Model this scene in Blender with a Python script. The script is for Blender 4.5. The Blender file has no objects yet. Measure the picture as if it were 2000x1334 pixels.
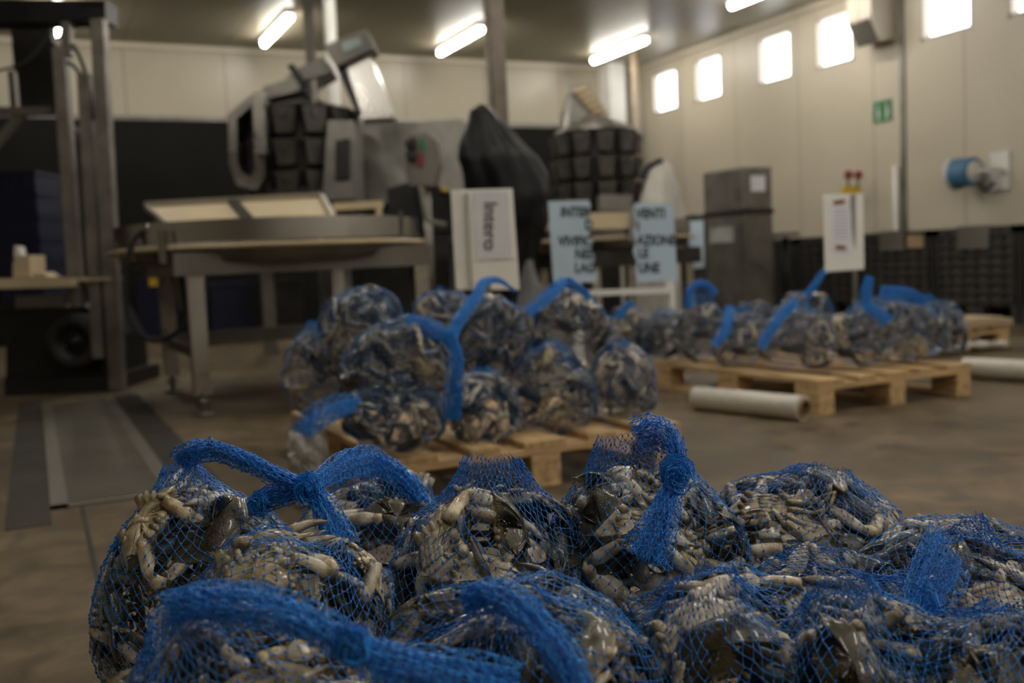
import bpy, math, random
import numpy as np
from mathutils import Vector, Matrix
from mathutils.bvhtree import BVHTree
random.seed(7)
RNG = np.random.default_rng(11)
SC = bpy.context.scene
COL = SC.collection
PI = math.pi

# ------------------------------------------------------------------ camera
F = 1956.0
yaw, pit, rol = map(math.radians, (25.4, 4.48, 2.63))
f0 = Vector((math.sin(yaw), math.cos(yaw), 0)); r0 = Vector((math.cos(yaw), -math.sin(yaw), 0)); ZV = Vector((0, 0, 1))
FW = f0 * math.cos(pit) - ZV * math.sin(pit)
u0 = ZV * math.cos(pit) + f0 * math.sin(pit)
RT = r0 * math.cos(rol) - u0 * math.sin(rol)
UP = u0 * math.cos(rol) + r0 * math.sin(rol)
CAM = Vector((0, 0, 0.68))
cd = bpy.data.cameras.new('camera'); cam = bpy.data.objects.new('camera', cd); COL.objects.link(cam)
m = Matrix.Identity(4)
for i in range(3):
    m[i][0] = RT[i]; m[i][1] = UP[i]; m[i][2] = -FW[i]; m[i][3] = CAM[i]
cam.matrix_world = m
cd.sensor_width = 36.0; cd.lens = F / 2000 * 36; cd.clip_start = 0.05; cd.clip_end = 60
cd.dof.use_dof = True; cd.dof.focus_distance = 1.12; cd.dof.aperture_fstop = 3.9; cd.dof.aperture_blades = 9
SC.camera = cam

# ------------------------------------------------------------------ world, lights, exposure
w = bpy.data.worlds.new('world'); SC.world = w; w.use_nodes = True
w.node_tree.nodes['Background'].inputs[0].default_value = (0.75, 0.85, 1.0, 1)
w.node_tree.nodes['Background'].inputs[1].default_value = 0.6
SC.view_settings.view_transform = 'Standard'; SC.view_settings.look = 'None'
SC.view_settings.gamma = 1; SC.view_settings.use_curve_mapping = False
SC.view_settings.exposure = 0.0
LAMP_E = 42.0      # ceiling tube emission
WIN_E = 4.5       # daylight through each pane
DEFOCUS = True


def ray(x, y): return FW + RT * ((x - 1000) / F) + UP * ((667 - y) / F)
def P(x, y, d): return CAM + ray(x, y) * d
def PL(x, y, ax, v):
    q = ray(x, y); return CAM + q * ((v - CAM[ax]) / q[ax])


# ------------------------------------------------------------------ materials
def mat(name, col, rough=0.5, metal=0.0, vary=0.15, scale=8.0, bump=0.0, bscale=40.0, col2=None, emit=None, spec=0.5, coat=0.0, trans=0.0, alpha=1.0, stretch=None, rvary=0.0):
    m = bpy.data.materials.new(name); m.use_nodes = True
    nt = m.node_tree; b = nt.nodes['Principled BSDF']
    c = (*col, 1)
    b.inputs['Base Color'].default_value = c
    b.inputs['Roughness'].default_value = rough
    b.inputs['Metallic'].default_value = metal
    b.inputs['Specular IOR Level'].default_value = spec
    b.inputs['Coat Weight'].default_value = coat
    b.inputs['Transmission Weight'].default_value = trans
    b.inputs['Alpha'].default_value = alpha
    tc = nt.nodes.new('ShaderNodeTexCoord'); mp = nt.nodes.new('ShaderNodeMapping')
    nt.links.new(tc.outputs['Object'], mp.inputs[0])
    if stretch: mp.inputs['Scale'].default_value = stretch
    n = nt.nodes.new('ShaderNodeTexNoise'); n.inputs['Scale'].default_value = scale; n.inputs['Detail'].default_value = 6
    nt.links.new(mp.outputs[0], n.inputs[0])
    r = nt.nodes.new('ShaderNodeValToRGB'); nt.links.new(n.outputs['Fac'], r.inputs[0])
    c2 = col2 or tuple(max(0, x * (1 - vary)) for x in col)
    c1 = col if col2 else tuple(min(1, x * (1 + vary)) for x in col)
    r.color_ramp.elements[0].position = 0.35; r.color_ramp.elements[0].color = (*c2, 1)
    r.color_ramp.elements[1].position = 0.65; r.color_ramp.elements[1].color = (*c1, 1)
    nt.links.new(r.outputs[0], b.inputs['Base Color'])
    if rvary:
        mr = nt.nodes.new('ShaderNodeMapRange'); nt.links.new(n.outputs['Fac'], mr.inputs[0])
        mr.inputs[1].default_value = .3; mr.inputs[2].default_value = .7
        mr.inputs[3].default_value = rough - rvary; mr.inputs[4].default_value = rough + rvary
        nt.links.new(mr.outputs[0], b.inputs['Roughness'])
    if bump:
        n2 = nt.nodes.new('ShaderNodeTexNoise'); n2.inputs['Scale'].default_value = bscale; n2.inputs['Detail'].default_value = 4
        nt.links.new(mp.outputs[0], n2.inputs[0])
        bp = nt.nodes.new('ShaderNodeBump'); bp.inputs['Strength'].default_value = bump; bp.inputs['Distance'].default_value = 0.01
        nt.links.new(n2.outputs['Fac'], bp.inputs['Height']); nt.links.new(bp.outputs[0], b.inputs['Normal'])
    if emit:
        b.inputs['Emission Color'].default_value = (*emit[:3], 1); b.inputs['Emission Strength'].default_value = emit[3]
    return m


STEEL = mat('stainless_steel', (.48, .46, .43), .28, 1.0, .12, 3, .05, 60, rvary=.06)
RIMST = mat('brushed_rim_steel', (.40, .385, .355), .3, 1.0, .03, 3)
GRATE = mat('galvanised_grate', (.15, .135, .11), .5, .2, .1, 3)
STEELD = mat('dull_steel', (.22, .21, .19), .42, .8, .2, 5, .1, 30, rvary=.1)
PAINT = mat('grey_painted_metal', (.15, .138, .12), .4, .3, .15, 4)
BLACKM = mat('black_metal', (.012, .012, .013), .45, .2, .4, 6)
RUBBER = mat('black_rubber', (.02, .02, .021), .7, 0, .3, 9, .3, 50)
CREAM = mat('cream_plastic', (.55, .45, .29), .5, 0, .08, 3)
WHITEP = mat('white_plastic', (.66, .65, .62), .4, 0, .06, 3)
WHITEB = mat('white_board', (.88, .87, .83), .45, 0, .04, 2)
PAPER = mat('white_paper', (.80, .80, .86), .7, 0, .04, 4)
PAPERG = mat('glossy_sleeved_paper', (.76, .76, .80), .18, 0, .04, 4, .3, 8)
BLUEP = mat('pale_blue_card', (.52, .66, .80), .7, 0, .05, 5)
INK = mat('black_ink', (.03, .035, .05), .7)
TAPE = mat('brown_tape', (.22, .09, .04), .4)
WOOD = mat('pale_pine', (.56, .38, .19), .75, 0, .3, 3, .3, 30, stretch=(12, 1.2, 12))
WOODX = mat('pale_pine_crossing', (.58, .39, .20), .75, 0, .3, 3, .3, 30, stretch=(1.2, 12, 12))
BLUEC = mat('navy_plastic', (.003, .005, .028), .5, 0, .3, 5)
BLUE2 = mat('blue_hose', (.06, .17, .30), .4, 0, .2, 9)
YEL = mat('yellow_plastic', (.55, .36, .02), .5)
RED = mat('dark_red_plastic', (.22, .03, .03), .5)
GREEN = mat('green_sign_face', (.02, .16, .06), .5)
BAGBLK = mat('black_polythene', (.003, .003, .004), .42, 0, .3, 4, .5, 9, spec=.25)
SHEET = mat('white_polythene', (.52, .50, .46), .35, 0, .1, 4, .4, 10)
FILM = mat('stretch_film', (.62, .58, .50), .25, 0, .1, 30, .25, 60, coat=.5, stretch=(1, 1, 8))
CLEAR = mat('crumpled_clear_film', (.75, .72, .68), .12, 0, .05, 8, .9, 30, trans=.45)
CARD = mat('brown_card', (.30, .20, .11), .8)
GREYB = mat('grey_bin_plastic', (.028, .026, .024), .6, 0, .2, 5)
GREYI = mat('grey_bin_inner', (.06, .055, .05), .6, 0, .2, 5)
DARKN = mat('dark_machine', (.03, .028, .026), .5, .3, .3, 6)


def wall_mat(name, col, seam=1.15, axis=1, rough=.38):
    m = mat(name, col, rough, 0, .04, 1.2)
    nt = m.node_tree; b = nt.nodes['Principled BSDF']
    src = b.inputs['Base Color'].links[0].from_socket
    tc = nt.nodes.new('ShaderNodeTexCoord'); sp = nt.nodes.new('ShaderNodeSeparateXYZ'); nt.links.new(tc.outputs['Object'], sp.inputs[0])
    d = nt.nodes.new('ShaderNodeMath'); d.operation = 'PINGPONG'; nt.links.new(sp.outputs[axis], d.inputs[0]); d.inputs[1].default_value = seam / 2
    l = nt.nodes.new('ShaderNodeMath'); l.operation = 'LESS_THAN'; nt.links.new(d.outputs[0], l.inputs[0]); l.inputs[1].default_value = .009
    mx = nt.nodes.new('ShaderNodeMix'); mx.data_type = 'RGBA'; nt.links.new(l.outputs[0], mx.inputs['Factor'])
    nt.links.new(src, mx.inputs['A']); mx.inputs['B'].default_value = (*[c * .6 for c in col], 1)
    nt.links.new(mx.outputs['Result'], b.inputs['Base Color'])
    return m


WALLM = wall_mat('cream_wall_panel', (.49, .44, .345))
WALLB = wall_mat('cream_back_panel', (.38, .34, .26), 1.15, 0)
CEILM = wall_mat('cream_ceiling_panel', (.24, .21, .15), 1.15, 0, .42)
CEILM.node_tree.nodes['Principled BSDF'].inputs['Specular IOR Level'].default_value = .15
DARKW = mat('charcoal_lower_wall', (.007, .007, .006), .8, 0, .2, 2, spec=.2)


def floor_mat():
    m = bpy.data.materials.new('worn_concrete'); m.use_nodes = True
    nt = m.node_tree; b = nt.nodes['Principled BSDF']
    tc = nt.nodes.new('ShaderNodeTexCoord')
    def noise(s, d, dist=0):
        n = nt.nodes.new('ShaderNodeTexNoise'); n.inputs['Scale'].default_value = s; n.inputs['Detail'].default_value = d
        n.inputs['Distortion'].default_value = dist; nt.links.new(tc.outputs['Object'], n.inputs[0]); return n
    a = noise(1.3, 8, .6); c = noise(9, 9, .8)
    r = nt.nodes.new('ShaderNodeValToRGB'); nt.links.new(a.outputs['Fac'], r.inputs[0])
    r.color_ramp.elements[0].position = .35; r.color_ramp.elements[0].color = (.10, .071, .041, 1)
    r.color_ramp.elements[1].position = .68; r.color_ramp.elements[1].color = (.20, .152, .095, 1)
    mx = nt.nodes.new('ShaderNodeMix'); mx.data_type = 'RGBA'; mx.blend_type = 'MULTIPLY'; mx.inputs['Factor'].default_value = .8
    r2 = nt.nodes.new('ShaderNodeValToRGB'); nt.links.new(c.outputs['Fac'], r2.inputs[0])
    r2.color_ramp.elements[0].position = .3; r2.color_ramp.elements[0].color = (.38, .38, .38, 1)
    r2.color_ramp.elements[1].position = .7; r2.color_ramp.elements[1].color = (1.4, 1.4, 1.4, 1)
    nt.links.new(r.outputs[0], mx.inputs['A']); nt.links.new(r2.outputs[0], mx.inputs['B'])
    nt.links.new(mx.outputs['Result'], b.inputs['Base Color'])
    mr = nt.nodes.new('ShaderNodeMapRange'); nt.links.new(c.outputs['Fac'], mr.inputs[0])
    mr.inputs[1].default_value = .3; mr.inputs[2].default_value = .7; mr.inputs[3].default_value = .45; mr.inputs[4].default_value = .7
    nt.links.new(mr.outputs[0], b.inputs['Roughness']); b.inputs['Specular IOR Level'].default_value = .18
    bp = nt.nodes.new('ShaderNodeBump'); bp.inputs['Strength'].default_value = .25; bp.inputs['Distance'].default_value = .01
    nt.links.new(c.outputs['Fac'], bp.inputs['Height']); nt.links.new(bp.outputs[0], b.inputs['Normal'])
    return m


FLOORM = floor_mat()


def net_mat(name, col, tr=.25):
    m = mat(name, col, .32, 0, .12, 60, spec=.6)
    b = m.node_tree.nodes['Principled BSDF']
    b.inputs['Subsurface Weight'].default_value = 0
    return m


NETM = net_mat('blue_net_filament', (.014, .29, .85))
NETK = net_mat('blue_net_knot', (.004, .13, .60))


def crab_mat():
    m = bpy.data.materials.new('crab_shell'); m.use_nodes = True
    nt = m.node_tree; b = nt.nodes['Principled BSDF']
    at = nt.nodes.new('ShaderNodeAttribute'); at.attribute_name = 'shell'
    tc = nt.nodes.new('ShaderNodeTexCoord')
    def noise(s, d):
        n = nt.nodes.new('ShaderNodeTexNoise'); n.inputs['Scale'].default_value = s; n.inputs['Detail'].default_value = d
        nt.links.new(tc.outputs['Object'], n.inputs[0]); return n
    a = noise(60, 6); c = noise(420, 3)
    r = nt.nodes.new('ShaderNodeValToRGB'); nt.links.new(a.outputs['Fac'], r.inputs[0])
    r.color_ramp.elements[0].position = .38; r.color_ramp.elements[0].color = (.50, .43, .34, 1)
    r.color_ramp.elements[1].position = .58; r.color_ramp.elements[1].color = (1.12, 1.1, 1.08, 1)
    mx = nt.nodes.new('ShaderNodeMix'); mx.data_type = 'RGBA'; mx.blend_type = 'MULTIPLY'; mx.inputs['Factor'].default_value = 1
    nt.links.new(at.outputs['Color'], mx.inputs['A']); nt.links.new(r.outputs[0], mx.inputs['B'])
    # pale flecks
    r2 = nt.nodes.new('ShaderNodeValToRGB'); nt.links.new(c.outputs['Fac'], r2.inputs[0])
    r2.color_ramp.elements[0].position = .66; r2.color_ramp.elements[0].color = (0, 0, 0, 1)
    r2.color_ramp.elements[1].position = .74; r2.color_ramp.elements[1].color = (.45, .45, .45, 1)
    m2 = nt.nodes.new('ShaderNodeMix'); m2.data_type = 'RGBA'; nt.links.new(r2.outputs[0], m2.inputs['Factor'])
    nt.links.new(mx.outputs['Result'], m2.inputs['A']); m2.inputs['B'].default_value = (.45, .40, .28, 1)
    oi = nt.nodes.new('ShaderNodeObjectInfo'); hs = nt.nodes.new('ShaderNodeHueSaturation')
    mr = nt.nodes.new('ShaderNodeMapRange'); nt.links.new(oi.outputs['Random'], mr.inputs[0]); mr.inputs[3].default_value = .55; mr.inputs[4].default_value = 1.2
    nt.links.new(mr.outputs[0], hs.inputs['Value'])
    ms = nt.nodes.new('ShaderNodeMapRange'); nt.links.new(oi.outputs['Random'], ms.inputs[0]); ms.inputs[3].default_value = 1.35; ms.inputs[4].default_value = .85; nt.links.new(ms.outputs[0], hs.inputs['Saturation']); nt.links.new(m2.outputs['Result'], hs.inputs['Color'])
    nt.links.new(hs.outputs[0], b.inputs['Base Color'])
    b.inputs['Roughness'].default_value = .27; b.inputs['Specular IOR Level'].default_value = .5
    b.inputs['Coat Weight'].default_value = .5; b.inputs['Coat Roughness'].default_value = .1
    bp = nt.nodes.new('ShaderNodeBump'); bp.inputs['Strength'].default_value = .35; bp.inputs['Distance'].default_value = .002
    nt.links.new(c.outputs['Fac'], bp.inputs['Height']); nt.links.new(bp.outputs[0], b.inputs['Normal'])
    return m


CRABM = crab_mat()


# ------------------------------------------------------------------ mesh helpers
def tag(o, label=None, cat=None, group=None, kind=None):
    if label: o['label'] = label
    if cat: o['category'] = cat
    if group: o['group'] = group
    if kind: o['kind'] = kind
    return o


def thing(name, label, cat, loc=(0, 0, 0), group=None, rz=0):
    o = bpy.data.objects.new(name, None); COL.objects.link(o); o.location = loc; o.rotation_euler = (0, 0, rz)
    o.empty_display_size = .1
    MW[o.name] = Matrix.Translation(Vector(loc)) @ Matrix.Rotation(rz, 4, 'Z')
    return tag(o, label, cat, group)


MW = {}


class MB:
    def __init__(s): s.v = []; s.f = []; s.m = []; s.sm = []
    def add(s, vs, fs, mi=0, smooth=False):
        k = len(s.v); s.v += [tuple(x) for x in vs]
        for f in fs: s.f.append([i + k for i in f]); s.m.append(mi); s.sm.append(smooth)
        return s
    def box(s, lo, hi, mi=0, M=None, bev=0):
        (a, b, c), (d, e, f) = lo, hi
        vs = [Vector(p) for p in ((a, b, c), (d, b, c), (d, e, c), (a, e, c), (a, b, f), (d, b, f), (d, e, f), (a, e, f))]
        if M: vs = [M @ v for v in vs]
        return s.add(vs, [(3, 2, 1, 0), (4, 5, 6, 7), (0, 1, 5, 4), (1, 2, 6, 5), (2, 3, 7, 6), (3, 0, 4, 7)], mi)
    def cbox(s, c, size, mi=0, R=None):
        h = Vector(size) / 2; M = Matrix.Translation(Vector(c))
        if R: M = M @ R.to_4x4()
        return s.box(-h, h, mi, M)
    def bar(s, p0, p1, w, h, mi=0, up=(0, 0, 1)):
        p0 = Vector(p0); p1 = Vector(p1); d = p1 - p0; L = d.length; d.normalize()
        u = Vector(up)
        if abs(d.dot(u)) > .95: u = Vector((0, 1, 0))
        x = d.cross(u).normalized(); y = x.cross(d)
        R = Matrix((x, d, y)).transposed()
        return s.cbox((p0 + p1) / 2, (w, L, h), mi, R)
    def tube(s, pts, r, n=10, mi=0, cap=True, flat=1.0):
        pts = [Vector(p) for p in pts]; rs = r if isinstance(r, (list, tuple)) else [r] * len(pts)
        vs = []; up = None
        for i, p in enumerate(pts):
            t = (pts[min(i + 1, len(pts) - 1)] - pts[max(i - 1, 0)]).normalized()
            if up is None: up = Vector((0, 0, 1)) if abs(t.z) < .9 else Vector((0, 1, 0))
            x = t.cross(up).normalized(); up = x.cross(t).normalized()
            for k in range(n):
                a = 2 * PI * k / n
                vs.append(p + x * (math.cos(a) * rs[i]) + up * (math.sin(a) * rs[i] * flat))
        fs = [(i * n + k, i * n + (k + 1) % n, (i + 1) * n + (k + 1) % n, (i + 1) * n + k) for i in range(len(pts) - 1) for k in range(n)]
        s.add(vs, fs, mi, True)
        if cap:
            k = len(s.v) - len(vs)
            s.f.append(list(range(k + n - 1, k - 1, -1))); s.m.append(mi); s.sm.append(False)
            e = k + (len(pts) - 1) * n
            s.f.append(list(range(e, e + n))); s.m.append(mi); s.sm.append(False)
        return s
    def cyl(s, p0, p1, r, n=20, mi=0, r1=None):
        return s.tube([p0, p1], [r, r if r1 is None else r1], n, mi)
    def lathe(s, prof, c, n=32, mi=0, axis=None, arc=(0, 2 * PI)):
        # prof: (radius, height) list about +Z through c (or an axis rotation matrix)
        full = abs(arc[1] - arc[0] - 2 * PI) < 1e-6
        m_ = n if full else n + 1
        vs = []
        for (r, h) in prof:
            for k in range(m_):
                a = arc[0] + (arc[1] - arc[0]) * k / n
                q = Vector((r * math.cos(a), r * math.sin(a), h))
                if axis: q = axis @ q
                vs.append(Vector(c) + q)
        fs = []
        for i in range(len(prof) - 1):
            for k in range(n):
                k2 = (k + 1) % m_
                fs.append((i * m_ + k, i * m_ + k2, (i + 1) * m_ + k2, (i + 1) * m_ + k))
        return s.add(vs, fs, mi, True)
    def prism(s, poly, ax, a, b, mi=0):
        # polygon in the plane normal to axis ax, extruded a..b
        def q(p, t):
            l = list(p); l.insert(ax, t); return Vector(l)
        n = len(poly); vs = [q(p, a) for p in poly] + [q(p, b) for p in poly]
        fs = [list(range(n))[::-1], list(range(n, 2 * n))] + [(i, (i + 1) % n, n + (i + 1) % n, n + i) for i in range(n)]
        return s.add(vs, fs, mi)
    def build(s, name, mats, parent=None, bevel=0, smooth_angle=True):
        me = bpy.data.meshes.new(name)
        vs = s.v
        if parent is not None:
            inv = MW.get(parent.name, Matrix.Identity(4)).inverted()
            vs = [inv @ Vector(v) for v in vs]
        me.from_pydata([tuple(v) for v in vs], [], s.f)
        if not isinstance(mats, (list, tuple)): mats = [mats]
        for x in mats: me.materials.append(x)
        me.polygons.foreach_set('material_index', s.m); me.polygons.foreach_set('use_smooth', s.sm)
        me.update()
        o = bpy.data.objects.new(name, me); COL.objects.link(o)
        if parent is not None:
            o.parent = parent; MW[o.name] = MW.get(parent.name, Matrix.Identity(4))
        else: MW[o.name] = Matrix.Identity(4)
        if bevel:
            b = o.modifiers.new('bevel', 'BEVEL'); b.width = bevel; b.segments = 2; b.limit_method = 'ANGLE'
        return o


def arc_pts(ctrl, n=24):
    """Catmull-Rom through control points"""
    c = [Vector(p) for p in ctrl]; c = [c[0] * 2 - c[1]] + c + [c[-1] * 2 - c[-2]]
    out = []; seg = len(c) - 3
    for i in range(n + 1):
        t = i / n * seg; k = min(int(t), seg - 1); t -= k
        a, b, d, e = c[k:k + 4]
        out.append(.5 * ((2 * b) + (d - a) * t + (2 * a - 5 * b + 4 * d - e) * t * t + (3 * b - a - 3 * d + e) * t ** 3))
    return out


def text(body, name, loc, size, R, mat_, parent, align='CENTER', ext=.0006, sx=1.0, bold=.035):
    cu = bpy.data.curves.new(name, 'FONT'); cu.body = body; cu.size = size; cu.align_x = align; cu.align_y = 'CENTER'; cu.extrude = ext
    cu.offset = size * bold
    tmp = bpy.data.objects.new('tmp', cu); COL.objects.link(tmp)
    bpy.context.view_layer.update()
    me = bpy.data.meshes.new_from_object(tmp.evaluated_get(bpy.context.evaluated_depsgraph_get()))
    bpy.data.objects.remove(tmp); me.materials.clear(); me.materials.append(mat_)
    o = bpy.data.objects.new(name, me); COL.objects.link(o)
    M = Matrix.Translation(Vector(loc)) @ R.to_4x4() @ Matrix.Diagonal((sx, 1, 1, 1))
    o.parent = parent; o.matrix_local = MW.get(parent.name, Matrix.Identity(4)).inverted() @ M
    return o


# ================================================================== THE HALL
XR, YB, ZC, XL, YN = 8.2, 12.6, 3.43, -7.0, -6.0
def struct(name, mb, mats, parent=None):
    o = mb.build(name, mats, parent)
    if parent is None: o['kind'] = 'structure'
    return o


fl = MB(); fl.box((XL, YN, -.1), (XR, YB, 0)); struct('floor', fl, FLOORM)
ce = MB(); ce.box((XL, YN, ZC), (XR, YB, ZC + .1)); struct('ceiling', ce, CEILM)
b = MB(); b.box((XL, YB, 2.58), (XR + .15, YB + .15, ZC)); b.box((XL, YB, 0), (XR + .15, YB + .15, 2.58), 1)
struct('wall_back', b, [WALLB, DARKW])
b = MB(); b.box((XL - .15, YN, 0), (XL, YB, ZC)); struct('wall_left', b, WALLM)
b = MB(); b.box((XL, YN - .15, 0), (XR, YN, ZC)); struct('wall_front', b, WALLM)
WY = []
y = 12.22
for k in range(6):
    WY += [(y - .62, y), (y - 1.0 - .60, y - 1.0)]; y -= 2.30 if k == 0 else 2.50
WZ0, WZ1 = 2.69, 3.27
b = MB(); b.box((XR, YN, 0), (XR + .15, YB, WZ0)); b.box((XR, YN, WZ1), (XR + .15, YB, ZC))
ys = sorted(WY); prev = YN
for a, c in ys:
    b.box((XR, prev, WZ0), (XR + .15, a, WZ1)); prev = c
b.box((XR, prev, WZ0), (XR + .15, YB, WZ1))
struct('wall_right', b, WALLM)
PANE = mat('daylit_window_pane', (.8, .85, .9), .3, emit=(.93, .96, 1.0, WIN_E))
FRAMEW = mat('white_window_frame', (.40, .35, .28), .4, 0, .03)
for i, (a, c) in enumerate(WY):
    t = bpy.data.objects.new('window_%d' % (i + 1), None); COL.objects.link(t); t['kind'] = 'structure'
    f = MB(); q = .035
    for lo, hi in (((XR + .0, a, WZ0), (XR + .11, c, WZ0 + q)), ((XR + .0, a, WZ1 - q), (XR + .11, c, WZ1)), ((XR + .0, a, WZ0), (XR + .11, a + q, WZ1)), ((XR + .0, c - q, WZ0), (XR + .11, c, WZ1))):
        f.box(lo, hi)
    f.build('frame', FRAMEW, t)
    p = MB(); p.box((XR + .1, a + q, WZ0 + q), (XR + .115, c - q, WZ1 - q)); p.build('pane', PANE, t)
# trims
b = MB(); b.box((XR - .02, 7.62, 0), (XR, 7.68, ZC)); b.cyl((XR - .05, 7.72, 0), (XR - .05, 7.72, 1.5), .03, 12, 1); struct('trim_1', b, [STEELD, WHITEP])
b = MB(); b.box((XL, YB - .02, 2.55), (XR, YB, 2.6)); struct('trim_2', b, STEELD)
b = MB(); b.box((XR - .06, YN, ZC - .06), (XR, YB, ZC)); struct('trim_3', b, WALLM)
b = MB(); b.box((XL, YB - .06, ZC - .06), (XR, YB, ZC)); struct('trim_4', b, WALLM)
b = MB(); b.box((7.55, 12.3, 0), (7.8, YB, ZC)); struct('wall_corner_casing', b, WHITEP)

TUBE = mat('lit_fluorescent_tube', (.9, .9, .9), .4, emit=(1.0, .95, .85, LAMP_E))
LG = 'fluorescent ceiling battens in rows'
seen = {(0, 0): 'lit ceiling batten glimpsed as a small glow between the forklift guard and mast', (1, 0): 'lit ceiling batten above the left weighing machine', (2, 0): 'lit ceiling batten left of the brown ceiling post, in mid room', (3, 0): 'lit ceiling batten nearest the far right corner of the hall', (3, 1): 'lit ceiling batten cut off by the top edge, over the high windows'}
for ix, X in enumerate((-1.8, .43, 2.65, 4.85, 7.08)):
    for iy, Yb in enumerate((10.66, 7.7, 4.7, 1.7, -1.3, -4.3)):
        key = (ix - 1, iy)
        if ix == 0 or (ix == 4 and iy in (2, 3)): continue
        if iy == 1 and ix < 4: Yb -= .35
        lab = seen.get(key, 'lit ceiling batten, %s line counted from the windows, %s lamp counted from the far wall' % (('fifth', 'fourth', 'third', 'second', 'first')[ix], ('first', 'second', 'third', 'fourth', 'fifth', 'sixth')[iy]))
        t = thing('ceiling_batten', lab, 'ceiling light', (X, Yb + .65, ZC), LG)
        hb = MB(); hb.box((X - .05, Yb - .03, ZC - .045), (X + .05, Yb + 1.29, ZC)); hb.build('housing', WHITEP, t)
        tb = MB(); tb.tube([(X, Yb, ZC - .075), (X, Yb + 1.26, ZC - .075)], .039, 12); tb.build('tube', TUBE, t)

# ------------------------------------------------------------------ floor gutter
t = thing('floor_drain_grate', 'slotted steel drain grate set in the floor beside the forklift', 'drain', (.2, 4.7, 0))
b = MB()
for x0, x1 in ((.0, .05), (.33, .38)): b.box((x0, 3.3, 0), (x1, 6.3, .006))
b.box((.0, 3.3, 0), (.38, 3.34, .006)); b.build('rim', GRATE, t)
b = MB(); y = 3.37
while y < 6.25: b.box((.05, y, -.01), (.33, y + .022, .005)); y += .042
b.build('slats', GRATE, t)
b = MB(); b.box((-.12, 3.1, 0), (-.0, 6.4, .003)); b.box((.38, 3.1, 0), (.52, 6.4, .003)); struct('floor_gutter_edging', b, mat('wet_dark_screed', (.032, .026, .019), .75, 0, .3, 4))
b = MB(); b.box((.08, -1, 0), (.092, 3.3, .0015)); struct('floor_joint', b, mat('joint_filler', (.02, .017, .014), .6))


# ------------------------------------------------------------------ helpers placed in the view's frame
def xf(mb, M):
    mb.v = [tuple(M @ Vector(v)) for v in mb.v]; return mb
def slab(mb, pts, d, th, mi=0, ax=None):
    ax = ax or f0
    n = len(pts); a = [P(x, y, d) for x, y in pts]; c = [p + ax * th for p in a]
    fs = [list(range(n))[::-1], list(range(n, 2 * n))] + [(i, (i + 1) % n, n + (i + 1) % n, n + i) for i in range(n)]
    return mb.add(a + c, fs, mi)
def post(mb, x, ytop, ybot, d, wd, mi=0, dd=None, x2=None):
    q = P(x if x2 is None else x2, ybot, d); zt = P(x, ytop, d).z
    dd = dd or wd
    return mb.box((q.x - wd / 2, q.y - dd / 2, q.z), (q.x + wd / 2, q.y + dd / 2, zt), mi)
def floorpt(x, y): 
    q = PL(x, y, 2, 0); return q
FR = Matrix((r0, f0, ZV)).transposed()          # local x = right, y = away, z = up
def frame_at(p): return Matrix.Translation(Vector(p)) @ FR.to_4x4()


# ------------------------------------------------------------------ forklift at the left edge
D = 6.2
q = P(110, 770, D); t = thing('forklift', 'dark forklift with an overhead guard, grey mast rails and a black wheel', 'forklift', (q.x, q.y, 0))
b = MB(); slab(b, [(-60, -2), (205, 0), (206, 40), (-60, 44)], D, .2); slab(b, [(150, 4), (200, 2), (206, 14), (150, 16)], D, .1); b.build('overhead_guard', BLACKM, t)
for (xt, yt, xb, yb, wd, nm) in ((118, 95, 152, 600, .075, 'mast_rail'), (165, 145, 196, 700, .07, 'mast_rail'), (193, 40, 231, 762, .08, 'guard_post')):
    b = MB(); b.bar(P(xt, yt, D), P(xb, yb, D), wd, wd, up=f0); b.bar(P(xt + 5, yt, D - .02), P(xb + 5, yb, D - .02), wd * .3, wd * .4, 1, up=f0); b.build(nm, [mat('worn_grey_rail', (.20, .18, .16), .45, .4, .25, 7), STEELD], t)
b = MB(); b.bar(P(131, 46, D), P(134, 110, D), .05, .07, up=f0); b.build('mast_bracket', PAINT, t)
b = MB(); slab(b, [(20, 44), (98, 44), (100, 80), (112, 92), (118, 208), (34, 212)], D + .5, .08); b.build('mast_cover', DARKN, t)
b = MB(); b.bar(P(-40, 218, D + .2), P(125, 218, D + .2), .05, .08, up=f0); b.bar(P(-20, 295, D + .2), P(45, 222, D + .2), .05, .05, up=f0); b.bar(P(24, 140, D + .2), P(30, 215, D + .2), .04, .05, up=f0); b.bar(P(115, 225, D + .25), P(165, 275, D + .25), .04, .05, up=f0); b.build('cross_beam', PAINT, t)
b = MB(); b.tube(arc_pts([P(120, 70, D), P(150, 100, D), P(172, 160, D), P(182, 235, D)], 16), .013, 8); b.build('hydraulic_hose', RUBBER, t)
b = MB(); b.tube(arc_pts([P(124, 118, D), P(145, 130, D), P(160, 150, D)], 10), .012, 8); b.build('hydraulic_hose', RUBBER, t)
b = MB(); b.tube(arc_pts([P(100, 55, D), P(75, 95, D), P(40, 125, D), P(-30, 145, D)], 16), .009, 8); b.build('cable', RUBBER, t)
b = MB(); slab(b, [(12, 640), (60, 600), (170, 600), (205, 660), (212, 742), (12, 748)], D + .12, .7); b.build('chassis', BLACKM, t)
b = MB(); slab(b, [(8, 742), (224, 735), (226, 764), (10, 777)], D, .8); slab(b, [(200, 600), (222, 600), (226, 740), (205, 740)], D, .1); b.build('base_frame', BLACKM, t)
b = MB(); slab(b, [(30, 578), (125, 575), (125, 598), (30, 602)], D + .1, .05); b.build('battery_strip', STEELD, t)
wc = P(148, 668, D + .05)
R_ = Matrix((r0, ZV, -f0)).transposed()
b = MB(); b.lathe([(.095, .03), (.10, .055), (.13, .068), (.160, .062), (.176, .04), (.18, 0), (.176, -.1), (.1, -.1)], wc, 36, 0, R_); o = b.build('tyre', RUBBER, t)
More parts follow.
